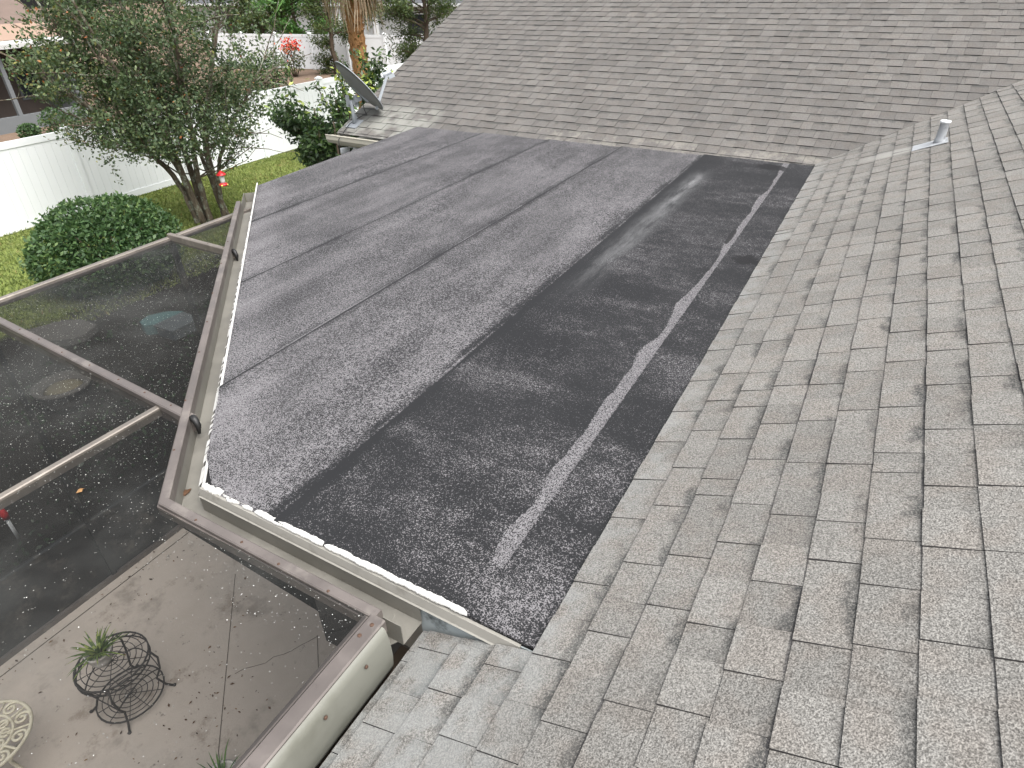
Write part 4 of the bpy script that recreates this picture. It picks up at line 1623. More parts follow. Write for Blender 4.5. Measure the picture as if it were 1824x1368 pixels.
for j in range(seg):
    fs.append((rings * seg + j, rings * seg + (j + 1) % seg, K + rings * seg + (j + 1) % seg, K + rings * seg + j))
mb.add(vs, fs, 0, True)
refl = mb.build('reflector', M['dish'], dish)
mb = MB()
rim = [DC + mjp * Rj * math.cos(2 * math.pi * j / 40) + mn * Rm * math.sin(2 * math.pi * j / 40) for j in range(41)]
mb.tube(rim, 0.007, 5, cap=False)
mb.build('rim', M['dish_lt'], refl)
BK = DC - nd * (dep + 0.01) + mjp * 0.10
mb = MB()
mb.beam(BK - mjp * 0.16, BK + mjp * 0.12, 0.10, 0.05, -nd)
mb.beam(BK - nd * 0.0, top + Vector((0.05, 0.0, 0.02)), 0.06, 0.05)
mb.build('bracket', M['dish_lt'], dish)
mb = MB()
mb.beam(top + Vector((-0.06, -0.01, 0.06)), top + Vector((-0.058, -0.012, -0.09)), 0.05, 0.04, (0.6, -0.8, 0))
mb.beam(top + Vector((0.06, 0.03, 0.06)), top + Vector((0.058, 0.03, -0.09)), 0.05, 0.04, (0.6, -0.8, 0))
mb.beam(top + Vector((-0.06, 0.0, 0.0)), top + Vector((0.06, 0.02, 0.0)), 0.05, 0.06)
mb.build('mast_clamp', M['dish_lt'], dish)
LN = on_plane(690, 131, tuple(DC + nd * 0.2), tuple(vw))
AS = DC + mjp * (Rj * 0.86) - nd * 0.02
mb = MB()
mb.beam(AS - nd * 0.05, LN - (LN - AS).normalized() * 0.03, 0.036, 0.03, mn)
mb.build('feed_arm', M['dish_lt'], dish)
mb = MB()
ld_ = (DC - LN).normalized()
mb.lathe(LN, [(0.022, -0.06), (0.032, -0.02), (0.034, 0.03), (0.04, 0.06), (0.036, 0.075)], 14, 0, tuple(ld_))
lnb = mb.build('feed_horn', M['dish_lt'], dish)
mb = MB()
mb.lathe(LN, [(0.037, 0.075), (0.03, 0.092), (0.012, 0.10)], 14, 0, tuple(ld_))
mb.build('horn_cap', M['vinyl'], lnb)
mb = MB()
mb.beam(LN + mjp * 0.055 - ld_ * 0.06, LN + mjp * 0.055 + ld_ * 0.03, 0.05, 0.03, mn)
mb.build('receiver', M['dish_lt'], lnb)
mb = MB()
cab = [BK + Vector((0.03, 0, -0.05)), BK + Vector((0.05, -0.02, -0.16)), BK + Vector((0.10, -0.03, -0.24)), FT + Vector((0.10, 0.10, 0.12)), FT + Vector((0.0, 0.03, 0.06)), FT + Vector((-0.04, -0.06, 0.02)),
       FT + Vector((-0.04, -0.20, -0.06)), FT + Vector((-0.02, -0.36, -0.14)), FT + Vector((0.03, -0.42, -0.30))]
mb.tube(cab, 0.006, 5)
mb.build('cable', M['black'], dish)

# flood light under the eave
FLP = Vector((-6.95, 7.46, 2.46))
fl = empty('flood_light', tuple(FLP), 'twin white flood light under the eave gutter', 'flood light')
M['lens'] = plain('lamp lens', (0.78, 0.76, 0.68), 0.15, 0.6, 0, 0.04)
mb = MB()
mb.lathe(FLP + Vector((0.05, 0.05, -0.01)), [(0.05, -0.01), (0.05, 0.035)], 14)
mb.build('mount', M['vinyl'], fl)
for sx, dv in ((-0.03, Vector((-0.75, -0.35, -0.35))), (0.14, Vector((0.45, -0.75, -0.45)))):
    c = FLP + Vector((sx, 0.0, -0.06))
    mb = MB()
    mb.lathe(c, [(0.02, -0.06), (0.035, -0.04), (0.055, 0.04), (0.062, 0.07)], 14, 0, tuple(dv))
    lh = mb.build('lamp_head', M['vinyl'], fl)
    mb = MB()
    mb.lathe(c + dv.normalized() * 0.071, [(0.058, 0.0), (0.045, 0.012), (0.01, 0.018)], 14, 0, tuple(dv))
    mb.build('lens', M['lens'], lh)

# ------------------------------------------------------------------ vent pipe
VB = on_plane(1672, 255, R_O, R_N)
vent = empty('vent_pipe', tuple(VB), 'white plumbing vent pipe with lead flashing on the light shingles', 'vent pipe')
M['lead'] = plain('streaked lead flashing', (0.36, 0.375, 0.39), 0.5, 0.4, 0.2, 0.12, 12.0, dirt=(0.10, 0.10, 0.11), dirt_amt=0.8, dsc=16.0)
mb = MB()
mb.add([VB + R_S * a + R_A * b + R_N * z for z in (0.009, 0.0125) for a, b in ((-0.20, -0.10), (0.07, -0.11), (0.07, 0.10), (-0.19, 0.10))],
       [(3, 2, 1, 0), (4, 5, 6, 7), (0, 1, 5, 4), (1, 2, 6, 5), (2, 3, 7, 6), (3, 0, 4, 7)])
mb.build('flashing', M['lead'], vent)
mb = MB()
mb.lathe(VB + Vector((0, 0, 0.0)), [(0.048, 0.0), (0.041, 0.03), (0.037, 0.06), (0.036, 0.165), (0.038, 0.17)], 18)
mb.build('sleeve', M['lead'], vent)
mb = MB()
mb.lathe(VB, [(0.039, 0.168), (0.042, 0.173), (0.041, 0.186), (0.034, 0.187), (0.030, 0.18), (0.030, 0.174)], 18)
mb.build('pipe_lip', M['vinyl'], vent)

# ------------------------------------------------------------------ palm
pb = on_z(652, 190, 0.0)
PX, PY_ = -13.6, 15.4
pd = Vector((pb.x, pb.y, 0)).normalized()
dist = 20.5
PC = Vector((pd.x * dist, pd.y * dist, 0))
palm = empty('palm_tree', tuple(PC), 'palm tree with a rough orange-brown trunk and a skirt of dead fronds', 'palm tree')
mb = MB()
prof = []
rr_ = random.Random(4)
for i in range(46):
    h = i * 0.115
    prof.append((0.215 + 0.03 * math.exp(-h * 1.5) + (0.018 if i % 2 else -0.006) + rr_.uniform(-0.006, 0.006), h))
mb.lathe(PC, prof, 18)
ptr = mb.build('trunk', M['palm_bark'], palm)
mb = MB()      # old leaf-base stubs
for i in range(150):
    a, h = rr_.random() * 6.28, rr_.uniform(0.3, 5.0)
    c = PC + Vector((math.cos(a) * 0.215, math.sin(a) * 0.215, h))
    mb.beam(c, c + Vector((math.cos(a) * 0.05, math.sin(a) * 0.05, 0.08)), rr_.uniform(0.04, 0.09), 0.02, (math.cos(a), math.sin(a), 0))
o = mb.build('leaf_stubs', M['palm_bark'], palm)
o['kind'] = 'stuff'
HS = 4.35
for k in range(36):
    a = rr_.random() * 6.28
    L = rr_.uniform(0.6, 1.25)
    ca, sa = math.cos(a), math.sin(a)
    out = rr_.uniform(0.25, 0.55)
    pts = [PC + Vector((ca * 0.2, sa * 0.2, HS + rr_.uniform(-0.05, 0.5)))]
    pts.append(pts[0] + Vector((ca * out, sa * out, 0.05)))
    pts.append(pts[1] + Vector((ca * 0.10, sa * 0.10, -L * 0.5)))
    pts.append(pts[2] + Vector((rr_.gauss(0, 0.06), rr_.gauss(0, 0.06), -L * 0.5)))
    vs, fs, tn = [], [], []
    tv = Vector((-sa, ca, 0))
    for strip in range(5):
        so = (strip - 2) * 0.035
        for i, p in enumerate(pts):
            ww = (0.010, 0.022, 0.018, 0.004)[i]
            jj = Vector((rr_.gauss(0, 0.02), rr_.gauss(0, 0.02), rr_.gauss(0, 0.05)))
            cpt = p + tv * so * (0.4 + i * 0.7) + jj * (i > 0)
            vs += [cpt - tv * ww, cpt + tv * ww]
        b = strip * 8
        fs += [(b + 2 * i, b + 2 * i + 1, b + 2 * i + 3, b + 2 * i + 2) for i in range(3)]
    mb = MB()
    mb.add(vs, fs)
    o = mb.build('dead_frond', M['straw'], palm)
    at = o.data.attributes.new('tone', 'FLOAT', 'FACE')
    at.data.foreach_set('value', [rr_.random() for _ in fs])
for k in range(16):      # green fronds above the frame
    a = k * 0.393 + rr_.uniform(-0.1, 0.1)
    ca, sa = math.cos(a), math.sin(a)
    el = rr_.uniform(0.1, 1.1)
    stem = [PC + Vector((0, 0, HS + 0.5))]
    for i in range(1, 7):
        t = i / 6
        stem.append(stem[0] + Vector((ca * 2.0 * t, sa * 2.0 * t, el * 1.6 * t - 1.5 * t * t)))
    mb = MB()
    mb.tube(stem, [0.03, 0.025, 0.02, 0.016, 0.012, 0.008, 0.004], 4)
    tv = Vector((-sa, ca, 0))
    for i in range(1, 6):
        for q in range(4):
            c = stem[i] + (stem[i + 1] - stem[i]) * q / 4
            for sg in (-1, 1):
                e_ = c + tv * sg * 0.55 + Vector((ca * 0.25, sa * 0.25, -0.25))
                mb.add([c, c + Vector((ca, sa, 0)) * 0.04, e_], [(0, 1, 2)])
    o = mb.build('frond', M['leaf_bright'], palm)
    at = o.data.attributes.new('tone', 'FLOAT', 'FACE')
    at.data.foreach_set('value', [rr_.random() for _ in range(len(o.data.polygons))])


# ------------------------------------------------------------------ trees beyond the fence
def back_tree(name, base, h, rad, nleaf_per, lsize, mat, label, cat, seed, lean=(0, 0), kids=4, ratio=0.5, low=0.25, stems_=7, jit=0.09, droop=0.1):
    e = empty(name, (base[0], base[1], 0), label, cat)
    rs_ = random.Random(seed)
    tips_ = []
    mb = MB()
    B0 = Vector((base[0], base[1], -0.02))
    T0 = B0 + Vector((lean[0], lean[1], h))
    n_ = 8
    pts = [B0 + (T0 - B0) * i / n_ + Vector((rs_.gauss(0, 0.05), rs_.gauss(0, 0.05), 0)) * (i > 0) for i in range(n_ + 1)]
    r0 = 0.03 * h
    mb.tube(pts, [r0 * (1.1 - 0.95 * i / n_) for i in range(n_ + 1)], 8)
    for k in range(stems_ * 4):
        t = low + (1 - low) * rs_.random()
        p = B0 + (T0 - B0) * t
        a = rs_.random() * 6.28
        prof_ = (math.sin(math.pi * min(1, (t - low) / (1 - low) * 0.85 + 0.15)) ** 0.7)
        grow(mb, p, Vector((math.cos(a), math.sin(a), rs_.uniform(-0.1, 0.6))), rad * prof_ * rs_.uniform(0.6, 1.0), r0 * 0.25, 1, rs_, tips_, 0.55, kids, 0.16, droop)
    mb.build('trunk', M['bark_dark'], e)
    rg_ = np.random.default_rng(seed)
    lc_ = leaves_on(tips_, nleaf_per, jit, rg_)
    quads('crown', lc_, rg_.uniform(0.7, 1.3, len(lc_)) * lsize, mat, e, False, seed, rg_.beta(2, 2.2, len(lc_)), ratio)
    return e


def at_dist(px, py, dist_):
    d_ = ray(px, py)
    return CO + d_ * (dist_ / math.hypot(d_.x, d_.y))


c = at_dist(530, 60, 47); back_tree('broadleaf_tree', (c.x, c.y), 5.2, 2.6, 60, 0.24, M['leaf_bright'], 'bright green leafy tree left of the palm beyond both fences', 'tree', 41, low=0.1, jit=0.2)
c = at_dist(470, 60, 50); back_tree('broadleaf_tree', (c.x, c.y), 4.6, 2.4, 60, 0.22, M['leaf_bay'], 'grey-green tree behind the crape myrtle crown near the dark-roofed house', 'tree', 42, low=0.1, jit=0.2)
c = at_dist(590, 60, 40); back_tree('conifer_tree', (c.x, c.y), 4.8, 1.5, 60, 0.17, M['leaf_conifer'], 'feathery dark conifer just left of the palm trunk', 'tree', 43, low=0.08, ratio=0.28, jit=0.14, droop=-0.15)
c = at_dist(760, 80, 33); back_tree('evergreen_tree', (c.x, c.y), 5.4, 2.1, 75, 0.16, M['leaf_conifer'], 'dense dark evergreen against the left edge of the rear roof slope', 'tree', 44, low=0.12, ratio=0.32, jit=0.14, stems_=10)
c = at_dist(645, 70, 47); back_tree('mossy_tree', (c.x, c.y), 5.0, 1.6, 22, 0.18, M['leaf_bay'], 'thin olive tree behind the palm in front of the pale neighbouring house', 'tree', 45, low=0.5, ratio=0.3, jit=0.2, droop=-0.3)
c = at_dist(478, 146, 31); shell_bush('yard_shrub', (c.x, c.y, 1.05), (0.95, 0.95, 0.95), 2600, 0.12, M['leaf_shrub'], 'dark leafy shrub in the neighbouring yard just beyond the long fence', 'shrub', 46, fill=0.6, lumps=10)
# red flowering shrub by the far fence
c = at_dist(524, 120, 40)
fb_ = shell_bush('flowering_shrub', (c.x, c.y, 0.8), (0.7, 0.6, 0.75), 900, 0.12, M['leaf_bay'], 'small shrub with red and orange blossoms by the far fence', 'shrub', 47, fill=0.6)
rg = np.random.default_rng(3)
fc = np.array([c.x, c.y, 1.5]) + rg.normal(0, 1, (260, 3)) * np.array([0.28, 0.28, 0.20])
quads('blossoms', fc, rg.uniform(0.08, 0.16, 260), M['red'], fb_, False, 4, None, 0.8)
for i, (px, py, ds, s_) in enumerate(((95, 205, 29.5, 0.5), (150, 200, 28.5, 0.6), (45, 215, 28.5, 0.35))):
    c = at_dist(px, py, ds)
    shell_bush('foundation_shrub', (c.x, c.y, 0.35 * s_ / 0.5), (s_, s_, 0.5 * s_ / 0.5), 900, 0.10, M['leaf_bush'],
               ('low green shrub against the neighbouring porch wall', 'larger dark shrub beside the porch wall half hidden by the tree', 'smallest shrub beside the porch post')[i], 'shrub', 60 + i, fill=0.5)

# ------------------------------------------------------------------ neighbouring houses
M['roof_brown'] = plain('brown shingles', (0.135, 0.103, 0.088), 0.9, 0.1, 0, 0.18, 3.0, bump=0.3, bsc=25)
M['roof_edge'] = plain('peach starter course', (0.25, 0.18, 0.14), 0.9, 0.1, 0, 0.08, 3.0)
M['white_trim'] = plain('off white trim', (0.66, 0.68, 0.68), 0.6, 0.3, 0, 0.05)
M['porch_dark'] = plain('shaded porch wall', (0.085, 0.07, 0.062), 0.9, 0.1, 0, 0.3, 2.0)
M['block'] = plain('grey painted block', (0.13, 0.138, 0.143), 0.9, 0.1, 0, 0.08)
M['roof_dark'] = plain('charcoal roof', (0.085, 0.088, 0.095), 0.9, 0.1, 0, 0.15, 2.0)
M['siding'] = plain('pale grey siding', (0.52, 0.54, 0.54), 0.8, 0.2, 0, 0.05)
M['door_blue'] = plain('pale blue door', (0.34, 0.50, 0.55), 0.5, 0.3, 0, 0.05)
M['pane'] = plain('window pane', (0.03, 0.035, 0.04), 0.08, 0.5)

HX = -28.0
nh = empty('neighbour_house', (HX - 3, 13, 0), 'brown-roofed house with a dark screened porch beyond the white fence', 'house')
y0, y1 = 4.0, 15.9
mb = MB()
mb.add([(HX + 0.35, y0, 2.90), (HX + 0.35, y1, 2.90), (HX - 6.5, y1, 5.6), (HX - 6.5, y0, 5.6), (HX - 13, y0, 2.9), (HX - 13, y1, 2.9),
        (HX + 0.35, y0, 2.78), (HX + 0.35, y1, 2.78), (HX - 13, y0, 2.78), (HX - 13, y1, 2.78)],
       [(0, 1, 2, 3), (3, 2, 5, 4), (6, 8, 9, 7), (0, 6, 7, 1), (4, 5, 9, 8), (0, 3, 4, 8, 6), (1, 7, 9, 5, 2)])
nr = mb.build('roof', M['roof_brown'], nh)
mb = MB()
sl = (5.6 - 2.9) / 6.85
mb.add([(HX + 0.37, y0, 2.915), (HX + 0.37, y1, 2.915), (HX - 0.75, y1, 2.915 + 1.12 * sl), (HX - 0.75, y0, 2.915 + 1.12 * sl)], [(0, 1, 2, 3)])
mb.build('starter_course', M['roof_edge'], nr)
mb = MB()
mb.sweep([(HX + 0.36, y0), (HX + 0.36, y1)], [(0.0, 2.90), (0.0, 2.66), (0.10, 2.66), (0.15, 2.80), (0.16, 2.90), (0.14, 2.90), (0.12, 2.80), (0.08, 2.70), (0.02, 2.70), (0.02, 2.90)])
mb.build('gutter', M['white_trim'], nh)
mb = MB()
mb.box((HX - 0.1, y0 + 0.2, 0), (HX + 0.1, y1 - 0.2, 0.5))
mb.build('knee_wall', M['block'], nh)
mb = MB()
mb.box((HX - 2.3, y0 + 0.2, 0.0), (HX - 2.1, y1 - 0.2, 2.77))
mb.build('wall', M['porch_dark'], nh)
mb = MB()
mb.box((HX - 10, y1 - 0.4, 0.0), (HX + 0.05, y1 - 0.21, 2.77))
mb.build('wall', M['block'], nh)
for yy in (8.0, 10.9, 13.25, 15.6):
    mb = MB()
    mb.box((HX - 0.07, yy - 0.07, 0.501), (HX + 0.07, yy + 0.07, 2.775))
    mb.build('post', M['block'], nh)
for yy, wd_ in ((12.6, 0.9), (15.2, 1.3)):
    mb = MB()
    mb.box((HX - 2.09, yy - wd_ / 2, 0.7), (HX - 2.05, yy + wd_ / 2, 2.2))
    wn = mb.build('window', M['block'], nh)
    mb = MB()
    mb.box((HX - 2.045, yy - wd_ / 2 + 0.08, 0.78), (HX - 2.04, yy + wd_ / 2 - 0.08, 2.12))
    mb.build('pane', M['pane'], wn)

H2Y = 43.0
h2 = empty('neighbour_house', (-38, H2Y + 4, 0), 'pale grey house with a charcoal roof and blue door beyond the far fence', 'house')
mb = MB()
mb.box((-56, H2Y, 0), (-27.5, H2Y + 8, 2.7))
mb.build('wall', M['siding'], h2)
mb = MB()
mb.add([(-56.6, H2Y - 0.7, 2.75), (-26.9, H2Y - 0.7, 2.75), (-26.9, H2Y + 4, 4.9), (-56.6, H2Y + 4, 4.9), (-56.6, H2Y + 8.7, 2.75), (-26.9, H2Y + 8.7, 2.75)],
       [(0, 1, 2, 3), (3, 2, 5, 4), (0, 3, 4), (1, 5, 2), (0, 4, 5, 1)])
mb.build('roof', M['roof_dark'], h2)
mb = MB()
mb.box((-56.6, H2Y - 0.75, 2.62), (-26.9, H2Y - 0.705, 2.80))
mb.build('fascia', M['white_trim'], h2)
for xc, wd_, z0_, z1_, mt in ((-37.0, 1.0, 0.05, 2.1, 'door_blue'), (-40.5, 1.8, 0.9, 2.1, 'pane'), (-50.5, 2.4, 0.4, 2.2, 'pane'), (-31.5, 1.4, 0.9, 2.1, 'pane')):
    mb = MB()
    mb.box((xc - wd_ / 2 - 0.1, H2Y - 0.05, z0_ - 0.04), (xc + wd_ / 2 + 0.1, H2Y - 0.001, z1_ + 0.1))
    wn = mb.build('door' if mt == 'door_blue' else 'window', M['white_trim'], h2)
    mb = MB()
    mb.box((xc - wd_ / 2, H2Y - 0.07, z0_), (xc + wd_ / 2, H2Y - 0.051, z1_))
    mb.build('door_leaf' if mt == 'door_blue' else 'pane', M[mt], wn)
for xx in (-34.9, -38.4):
    mb = MB()
    mb.box((xx - 0.14, H2Y - 0.65, 0), (xx + 0.14, H2Y - 0.37, 2.70))
    mb.build('column', M['white_trim'], h2)

# ------------------------------------------------------------------ things on the patio floor
M['iron'] = plain('black wrought iron', (0.045, 0.041, 0.038), 0.6, 0.4)
SC_ = Vector((-3.94, 1.01, 0.02))
st = empty('wire_plant_stand', tuple(SC_), 'black wrought iron wire plant stand with two round tiers on the concrete', 'plant stand')


def ring(c, r_, n_=28): return [c + Vector((math.cos(2 * math.pi * i / n_) * r_, math.sin(2 * math.pi * i / n_) * r_, 0)) for i in range(n_ + 1)]


for nm, zt_, rad_, rings_ in (('top_tier', 0.47, 0.24, 6), ('lower_tier', 0.07, 0.23, 6)):
    mb = MB()
    c = SC_ + Vector((0.0, 0.0, zt_))
    for k in range(rings_):
        mb.tube(ring(c, rad_ * (k + 1) / rings_), 0.0034 if k < rings_ - 1 else 0.007, 4, cap=False)
    for k in range(10):
        a = k * math.pi / 5
        mb.tube([c, c + Vector((math.cos(a) * rad_, math.sin(a) * rad_, 0))], 0.003, 4)
    if nm == 'top_tier':
        for dz in (-0.045,):
            mb.tube(ring(c + Vector((0, 0, dz)), rad_), 0.006, 4, cap=False)
        for k in range(28):
            a0, a1 = k * 2 * math.pi / 28, (k + 1) * 2 * math.pi / 28
            mb.tube([c + Vector((math.cos(a0) * rad_, math.sin(a0) * rad_, 0)), c + Vector((math.cos(a1) * rad_, math.sin(a1) * rad_, -0.045))], 0.004, 4)
    mb.build(nm, M['iron'], st)
for k in range(4):
    a = math.radians(-40 + 90 * k)
    ca, sa = math.cos(a), math.sin(a)
    mb = MB()
    prof_ = [(0.235, 0.46), (0.27, 0.36), (0.25, 0.24), (0.20, 0.14), (0.235, 0.05), (0.285, 0.0)]
    mb.tube([SC_ + Vector((ca * r_, sa * r_, z_)) for r_, z_ in prof_], 0.008, 5)
    mb.lathe(SC_ + Vector((ca * 0.285, sa * 0.285, 0.001)), [(0.012, 0), (0.014, 0.01), (0.006, 0.018)], 8)
    lg = mb.build('leg', M['iron'], st)
    mb = MB()
    a2 = a + math.pi / 2
    p0 = SC_ + Vector((ca * 0.25, sa * 0.25, 0.24))
    p3 = SC_ + Vector((math.cos(a2) * 0.25, math.sin(a2) * 0.25, 0.24))
    md = SC_ + Vector((math.cos(a + math.pi / 4) * 0.23, math.sin(a + math.pi / 4) * 0.23, 0.42))
    mb.tube([p0 * (1 - t) ** 2 + md * 2 * t * (1 - t) + p3 * t * t for t in [i / 8 for i in range(9)]], 0.005, 4)
    mb.build('brace_arch', M['iron'], lg)
M['pot'] = plain('white glazed pot', (0.62, 0.60, 0.56), 0.4, 0.4, 0, 0.08, dirt=(0.25, 0.16, 0.11), dirt_amt=0.6, dsc=14.0)
PT = SC_ + Vector((-0.05, -0.03, 0.4765))
pot = empty('potted_plant', tuple(PT), 'spiky green plant in a small pale pot on the wire stand', 'potted plant')
mb = MB()
mb.lathe(PT, [(0.06, 0.0), (0.075, 0.04), (0.082, 0.095), (0.088, 0.10), (0.088, 0.115), (0.078, 0.115), (0.076, 0.10)], 18)
mb.build('pot', M['pot'], pot)
mb = MB()
mb.lathe(PT, [(0.0755, 0.092), (0.05, 0.102), (0.01, 0.104)], 14)
mb.build('soil', M['soil'], pot)


def blades(name, c, n_, L0, L1, wd_, mat, parent, seed, spread=0.9, base_r=0.05):
    r_ = random.Random(seed)
    mb = MB()
    for k in range(n_):
        a = r_.random() * 6.28
        L = r_.uniform(L0, L1)
        el = r_.uniform(0.35, 1.3)
        dv = Vector((math.cos(a) * math.cos(el) * spread, math.sin(a) * math.cos(el) * spread, math.sin(el)))
        p = c + Vector((math.cos(a), math.sin(a), 0)) * r_.uniform(0, base_r)
        tv = Vector((-math.sin(a), math.cos(a), 0))
        vs = []
        for i in range(5):
            t = i / 4
            q = p + dv * L * t + Vector((0, 0, -0.35 * L * t * t))
            ww = wd_ * (1 - t) ** 0.7 * 0.5 + 0.0004
            vs += [q - tv * ww, q + tv * ww]
        mb.add(vs, [(2 * i, 2 * i + 1, 2 * i + 3, 2 * i + 2) for i in range(4)])
    o = mb.build(name, mat, parent)
    at = o.data.attributes.new('tone', 'FLOAT', 'FACE')
    at.data.foreach_set('value', [r_.random() for _ in range(len(o.data.polygons))])
    return o


blades('leaves', PT + Vector((0.0, 0.0, 0.10)), 60, 0.12, 0.24, 0.018, M['pot_leaf'], pot, 5)
# low leafy plant by the side beam
c = on_z(385, 1372, 0.30)
pl = empty('leafy_plant', (c.x, c.y, 0.02), 'green narrow-leaved plant at the bottom edge beside the side beam', 'plant')
mb = MB()
mb.lathe(Vector((c.x, c.y, 0.021)), [(0.09, 0.0), (0.12, 0.16), (0.125, 0.17), (0.11, 0.17), (0.10, 0.14)], 16)
mb.build('pot', M['pot'], pl)
blades('leaves', Vector((c.x, c.y, 0.15)), 34, 0.18, 0.36, 0.014, M['leaf_bright'], pl, 8, 0.8)

# pale filigree table at the lower left
M['cream_iron'] = plain('cream painted cast metal', (0.62, 0.58, 0.45), 0.6, 0.3, 0, 0.08, 9.0, dirt=(0.30, 0.25, 0.17), dirt_amt=0.6, dsc=12.0)
TC = on_z(-32, 1318, 0.47)
tb = empty('filigree_table', (TC.x, TC.y, 0.02), 'cream cast metal table with a pierced scroll top at the lower left', 'table')
mb = MB()
RT_ = 0.27
c = Vector((TC.x, TC.y, 0.46))
mb.lathe(c, [(RT_ - 0.012, -0.008), (RT_, -0.012), (RT_ + 0.008, 0.0), (RT_, 0.008), (RT_ - 0.014, 0.006), (RT_ - 0.014, -0.006)], 40)
mb = MB()
mb.tube(ring(c, RT_, 40), 0.012, 6, cap=False)
mb.tube(ring(c, RT_ * 0.62, 36), 0.010, 6, cap=False)
mb.tube(ring(c, RT_ * 0.30, 24), 0.010, 6, cap=False)
ttop = mb.build('top_rim', M['cream_iron'], tb)
for k in range(10):
    a = k * 2 * math.pi / 10
    mb = MB()
    cc = c + Vector((math.cos(a) * RT_ * 0.81, math.sin(a) * RT_ * 0.81, 0))
    sp_ = [cc + Vector((math.cos(a + th) * (0.048 - 0.0045 * th), math.sin(a + th) * (0.048 - 0.0045 * th), 0)) for th in [i * 0.45 for i in range(20)]]
    mb.tube(sp_, 0.010, 5)
    mb.tube([c + Vector((math.cos(a + 0.3) * r_, math.sin(a + 0.3) * r_, 0)) for r_ in (RT_ * 0.3, RT_ * 0.62, RT_)], 0.008, 5)
    cc = c + Vector((math.cos(a + 0.3) * RT_ * 0.46, math.sin(a + 0.3) * RT_ * 0.46, 0))
    mb.tube(ring(cc, 0.028, 14), 0.010, 5, cap=False)
    mb.build('scroll', M['cream_iron'], tb)
for k in range(3):
    a = k * 2.094 + 0.4
    mb = MB()
    mb.tube([c + Vector((math.cos(a) * r_, math.sin(a) * r_, z_ - 0.46)) for r_, z_ in ((0.10, 0.45), (0.16, 0.36), (0.08, 0.22), (0.14, 0.08), (0.22, 0.022))], [0.014, 0.016, 0.012, 0.014, 0.016], 6)
    mb.build('leg', M['cream_iron'], tb)

# garden odds and ends seen through the mesh
M['stone'] = plain('pale stone', (0.085, 0.08, 0.072), 0.9, 0.1, 0, 0.2, 6.0, bump=0.4, bsc=20)
M['terracotta'] = plain('tan pot', (0.13, 0.115, 0.075), 0.8, 0.2, 0, 0.1)
M['teal'] = plain('teal plastic', (0.07, 0.14, 0.14), 0.5, 0.3, 0, 0.05)
M['clear'] = plain('frosted plastic', (0.085, 0.095, 0.10), 0.35, 0.4, 0, 0.1)


def irregular(c, r_, n_, seed, z0, z1, sx=1.0, rot=0.0):
    rr__ = random.Random(seed)
    out_ = []
    for i in range(n_):
        a = 2 * math.pi * i / n_
        q = r_ * rr__.uniform(0.82, 1.12)
        x, y = math.cos(a) * q * sx, math.sin(a) * q
        out_.append((c.x + x * math.cos(rot) - y * math.sin(rot), c.y + x * math.sin(rot) + y * math.cos(rot)))
    return out_


c = on_z(112, 598, 0.0)
mb = MB()
mb.prism(irregular(c, 0.36, 14, 3, 0, 0.1, 1.5, 0.5), -0.02, 0.10)
o = mb.build('garden_stone', M['stone'], None)
tag(o, 'pale flat garden stone dimly seen through the upper screen panel', 'stone')
c = on_z(128, 722, 0.0)
e = empty('garden_pot', (c.x, c.y, 0), 'tan pot dimly seen through the middle screen panel', 'pot')
mb = MB()
mb.lathe(Vector((c.x, c.y, -0.01)), [(0.20, 0.0), (0.28, 0.16), (0.31, 0.30), (0.34, 0.31), (0.34, 0.35), (0.28, 0.35), (0.26, 0.28)], 20)
mb.build('pot_body', M['stone'], e)
mb = MB()
mb.lathe(Vector((c.x, c.y, -0.01)), [(0.255, 0.27), (0.15, 0.31), (0.02, 0.32)], 14)
mb.build('soil', M['terracotta'], e)
c = on_z(298, 583, 0.0)
mb = MB()
mb.prism(irregular(c, 0.24, 8, 5, 0, 0.2, 1.4, 0.8), -0.01, 0.16)
o = mb.build('teal_tub', M['teal'], None)
tag(o, 'teal plastic tub dimly seen through the upper screen panel', 'tub')
c = on_z(322, 590, 0.0)
mb = MB()
mb.box((c.x - 0.20, c.y - 0.24, 0.0), (c.x + 0.20, c.y + 0.24, 0.15))
mb.box((c.x - 0.22, c.y - 0.26, 0.151), (c.x + 0.22, c.y + 0.26, 0.175))
o = mb.build('storage_bin', M['clear'], None)
tag(o, 'frosted clear storage bin beside the teal tub behind the screen', 'bin')
c = on_z(33, 958, 0.0)
e = empty('garden_stake', (c.x, c.y, 0), 'thin white stake with a red tip behind the screen', 'stake')
mb = MB()
mb.tube([Vector((c.x, c.y, -0.03)), Vector((c.x, c.y, 0.26))], 0.018, 6)
mb.build('rod', M['white_trim'], e)
mb = MB()
mb.lathe(Vector((c.x, c.y, 0.261)), [(0.03, 0), (0.035, 0.06), (0.02, 0.13), (0.005, 0.14)], 8)
mb.build('tip', M['red_plastic'], e)
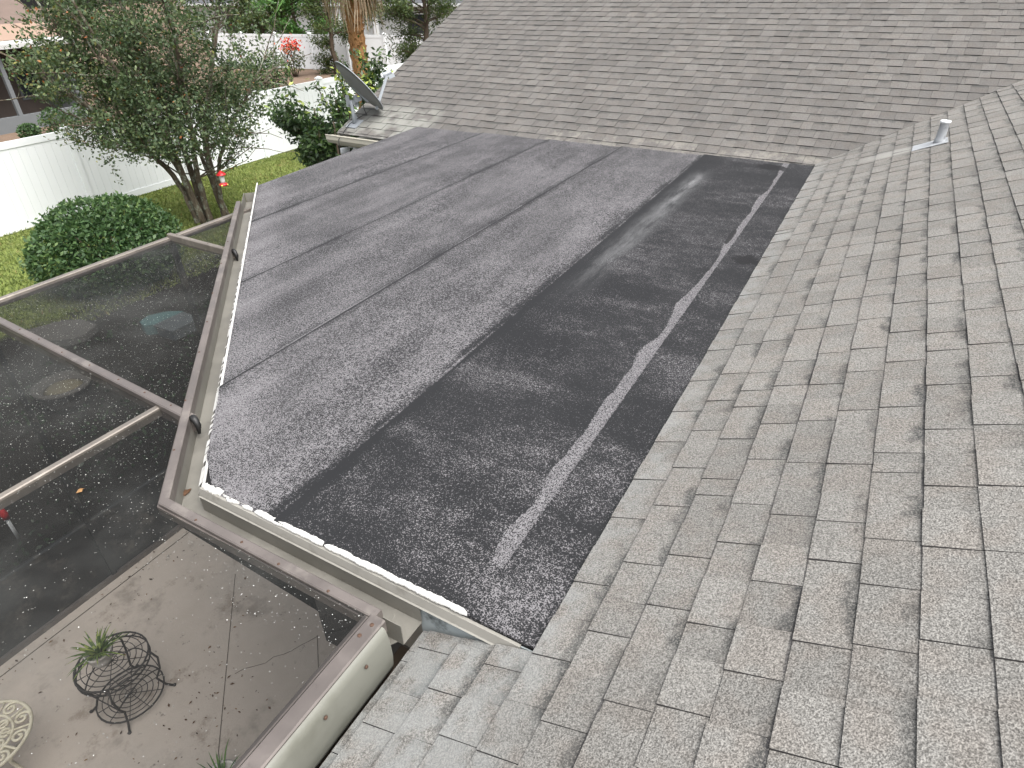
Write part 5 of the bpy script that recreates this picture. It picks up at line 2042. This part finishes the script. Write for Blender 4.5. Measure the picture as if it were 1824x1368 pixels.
# ground cover behind the kick plate
rg = np.random.default_rng(8)
NC = 5000
gx = rg.uniform(-9.8, -5.35, NC)
gy = rg.uniform(-0.3, 7.0, NC)
k = (np.sin(gx * 2.1 + 1) * np.sin(gy * 1.7 + gx) + rg.normal(0, 0.35, NC)) > 0.05
cs = np.stack([gx[k], gy[k], rg.uniform(0.02, 0.12, k.sum())], 1)
o = quads('ground_cover', cs, rg.uniform(0.04, 0.09, len(cs)), M['leaf_shrub'], None, False, 9, rg.random(len(cs)) * 0.35, 0.5)
tag(o, 'low green ground cover outside the screen wall', 'ground cover', kind='stuff')

# leaf litter on the concrete
rl = np.random.default_rng(17)
NL = 260
lx = np.concatenate([rl.uniform(-5.1, -2.2, NL // 2), -3.45 + rl.normal(0, 0.20, NL // 4), rl.uniform(-5.15, -4.7, NL // 4)])
ly = np.concatenate([rl.uniform(-0.2, 2.25, NL // 2), 1.25 + rl.normal(0, 0.18, NL // 4), rl.uniform(-0.2, 2.4, NL // 4)])
cs = np.stack([lx, ly, np.full(len(lx), 0.026)], 1)
o = quads('leaf_litter', cs, rl.uniform(0.008, 0.04, len(lx)) * rl.random(len(lx)) + 0.006, M['litter'], None, True, 18, None, 0.45)
tag(o, 'brown dead leaves and twigs strewn over the concrete', 'leaf litter', kind='stuff')
# wet leaf in the gutter corner, and one on the screen
for (px, py, zz_, sz, lab, mt) in ((324, 879, ZG - 0.120, 0.05, 'brown curled leaf in the corner of the gutter', 'litter'), (143, 874, zs(-2.9) + 0.004, 0.022, 'orange leaf lying on the dark mesh', 'litter')):
    c = on_z(px, py, zz_ + 0.004)
    mb = MB()
    rr_ = random.Random(px)
    pts = [(math.cos(a) * sz * rr_.uniform(0.3, 0.6), math.sin(a) * sz * rr_.uniform(0.5, 1.0)) for a in [i * math.pi / 5 for i in range(10)]]
    vs = [(c.x + x, c.y + y, c.z + 0.004 * math.sin(i * 1.7)) for i, (x, y) in enumerate(pts)] + [(c.x, c.y, c.z + 0.008)]
    mb.add(vs, [(i, (i + 1) % 10, 10) for i in range(10)])
    o = mb.build('fallen_leaf', M[mt], None)
    at = o.data.attributes.new('tone', 'FLOAT', 'FACE')
    at.data.foreach_set('value', [0.35 if py > 876 else 1.0] * 10)
    tag(o, lab, 'leaf')
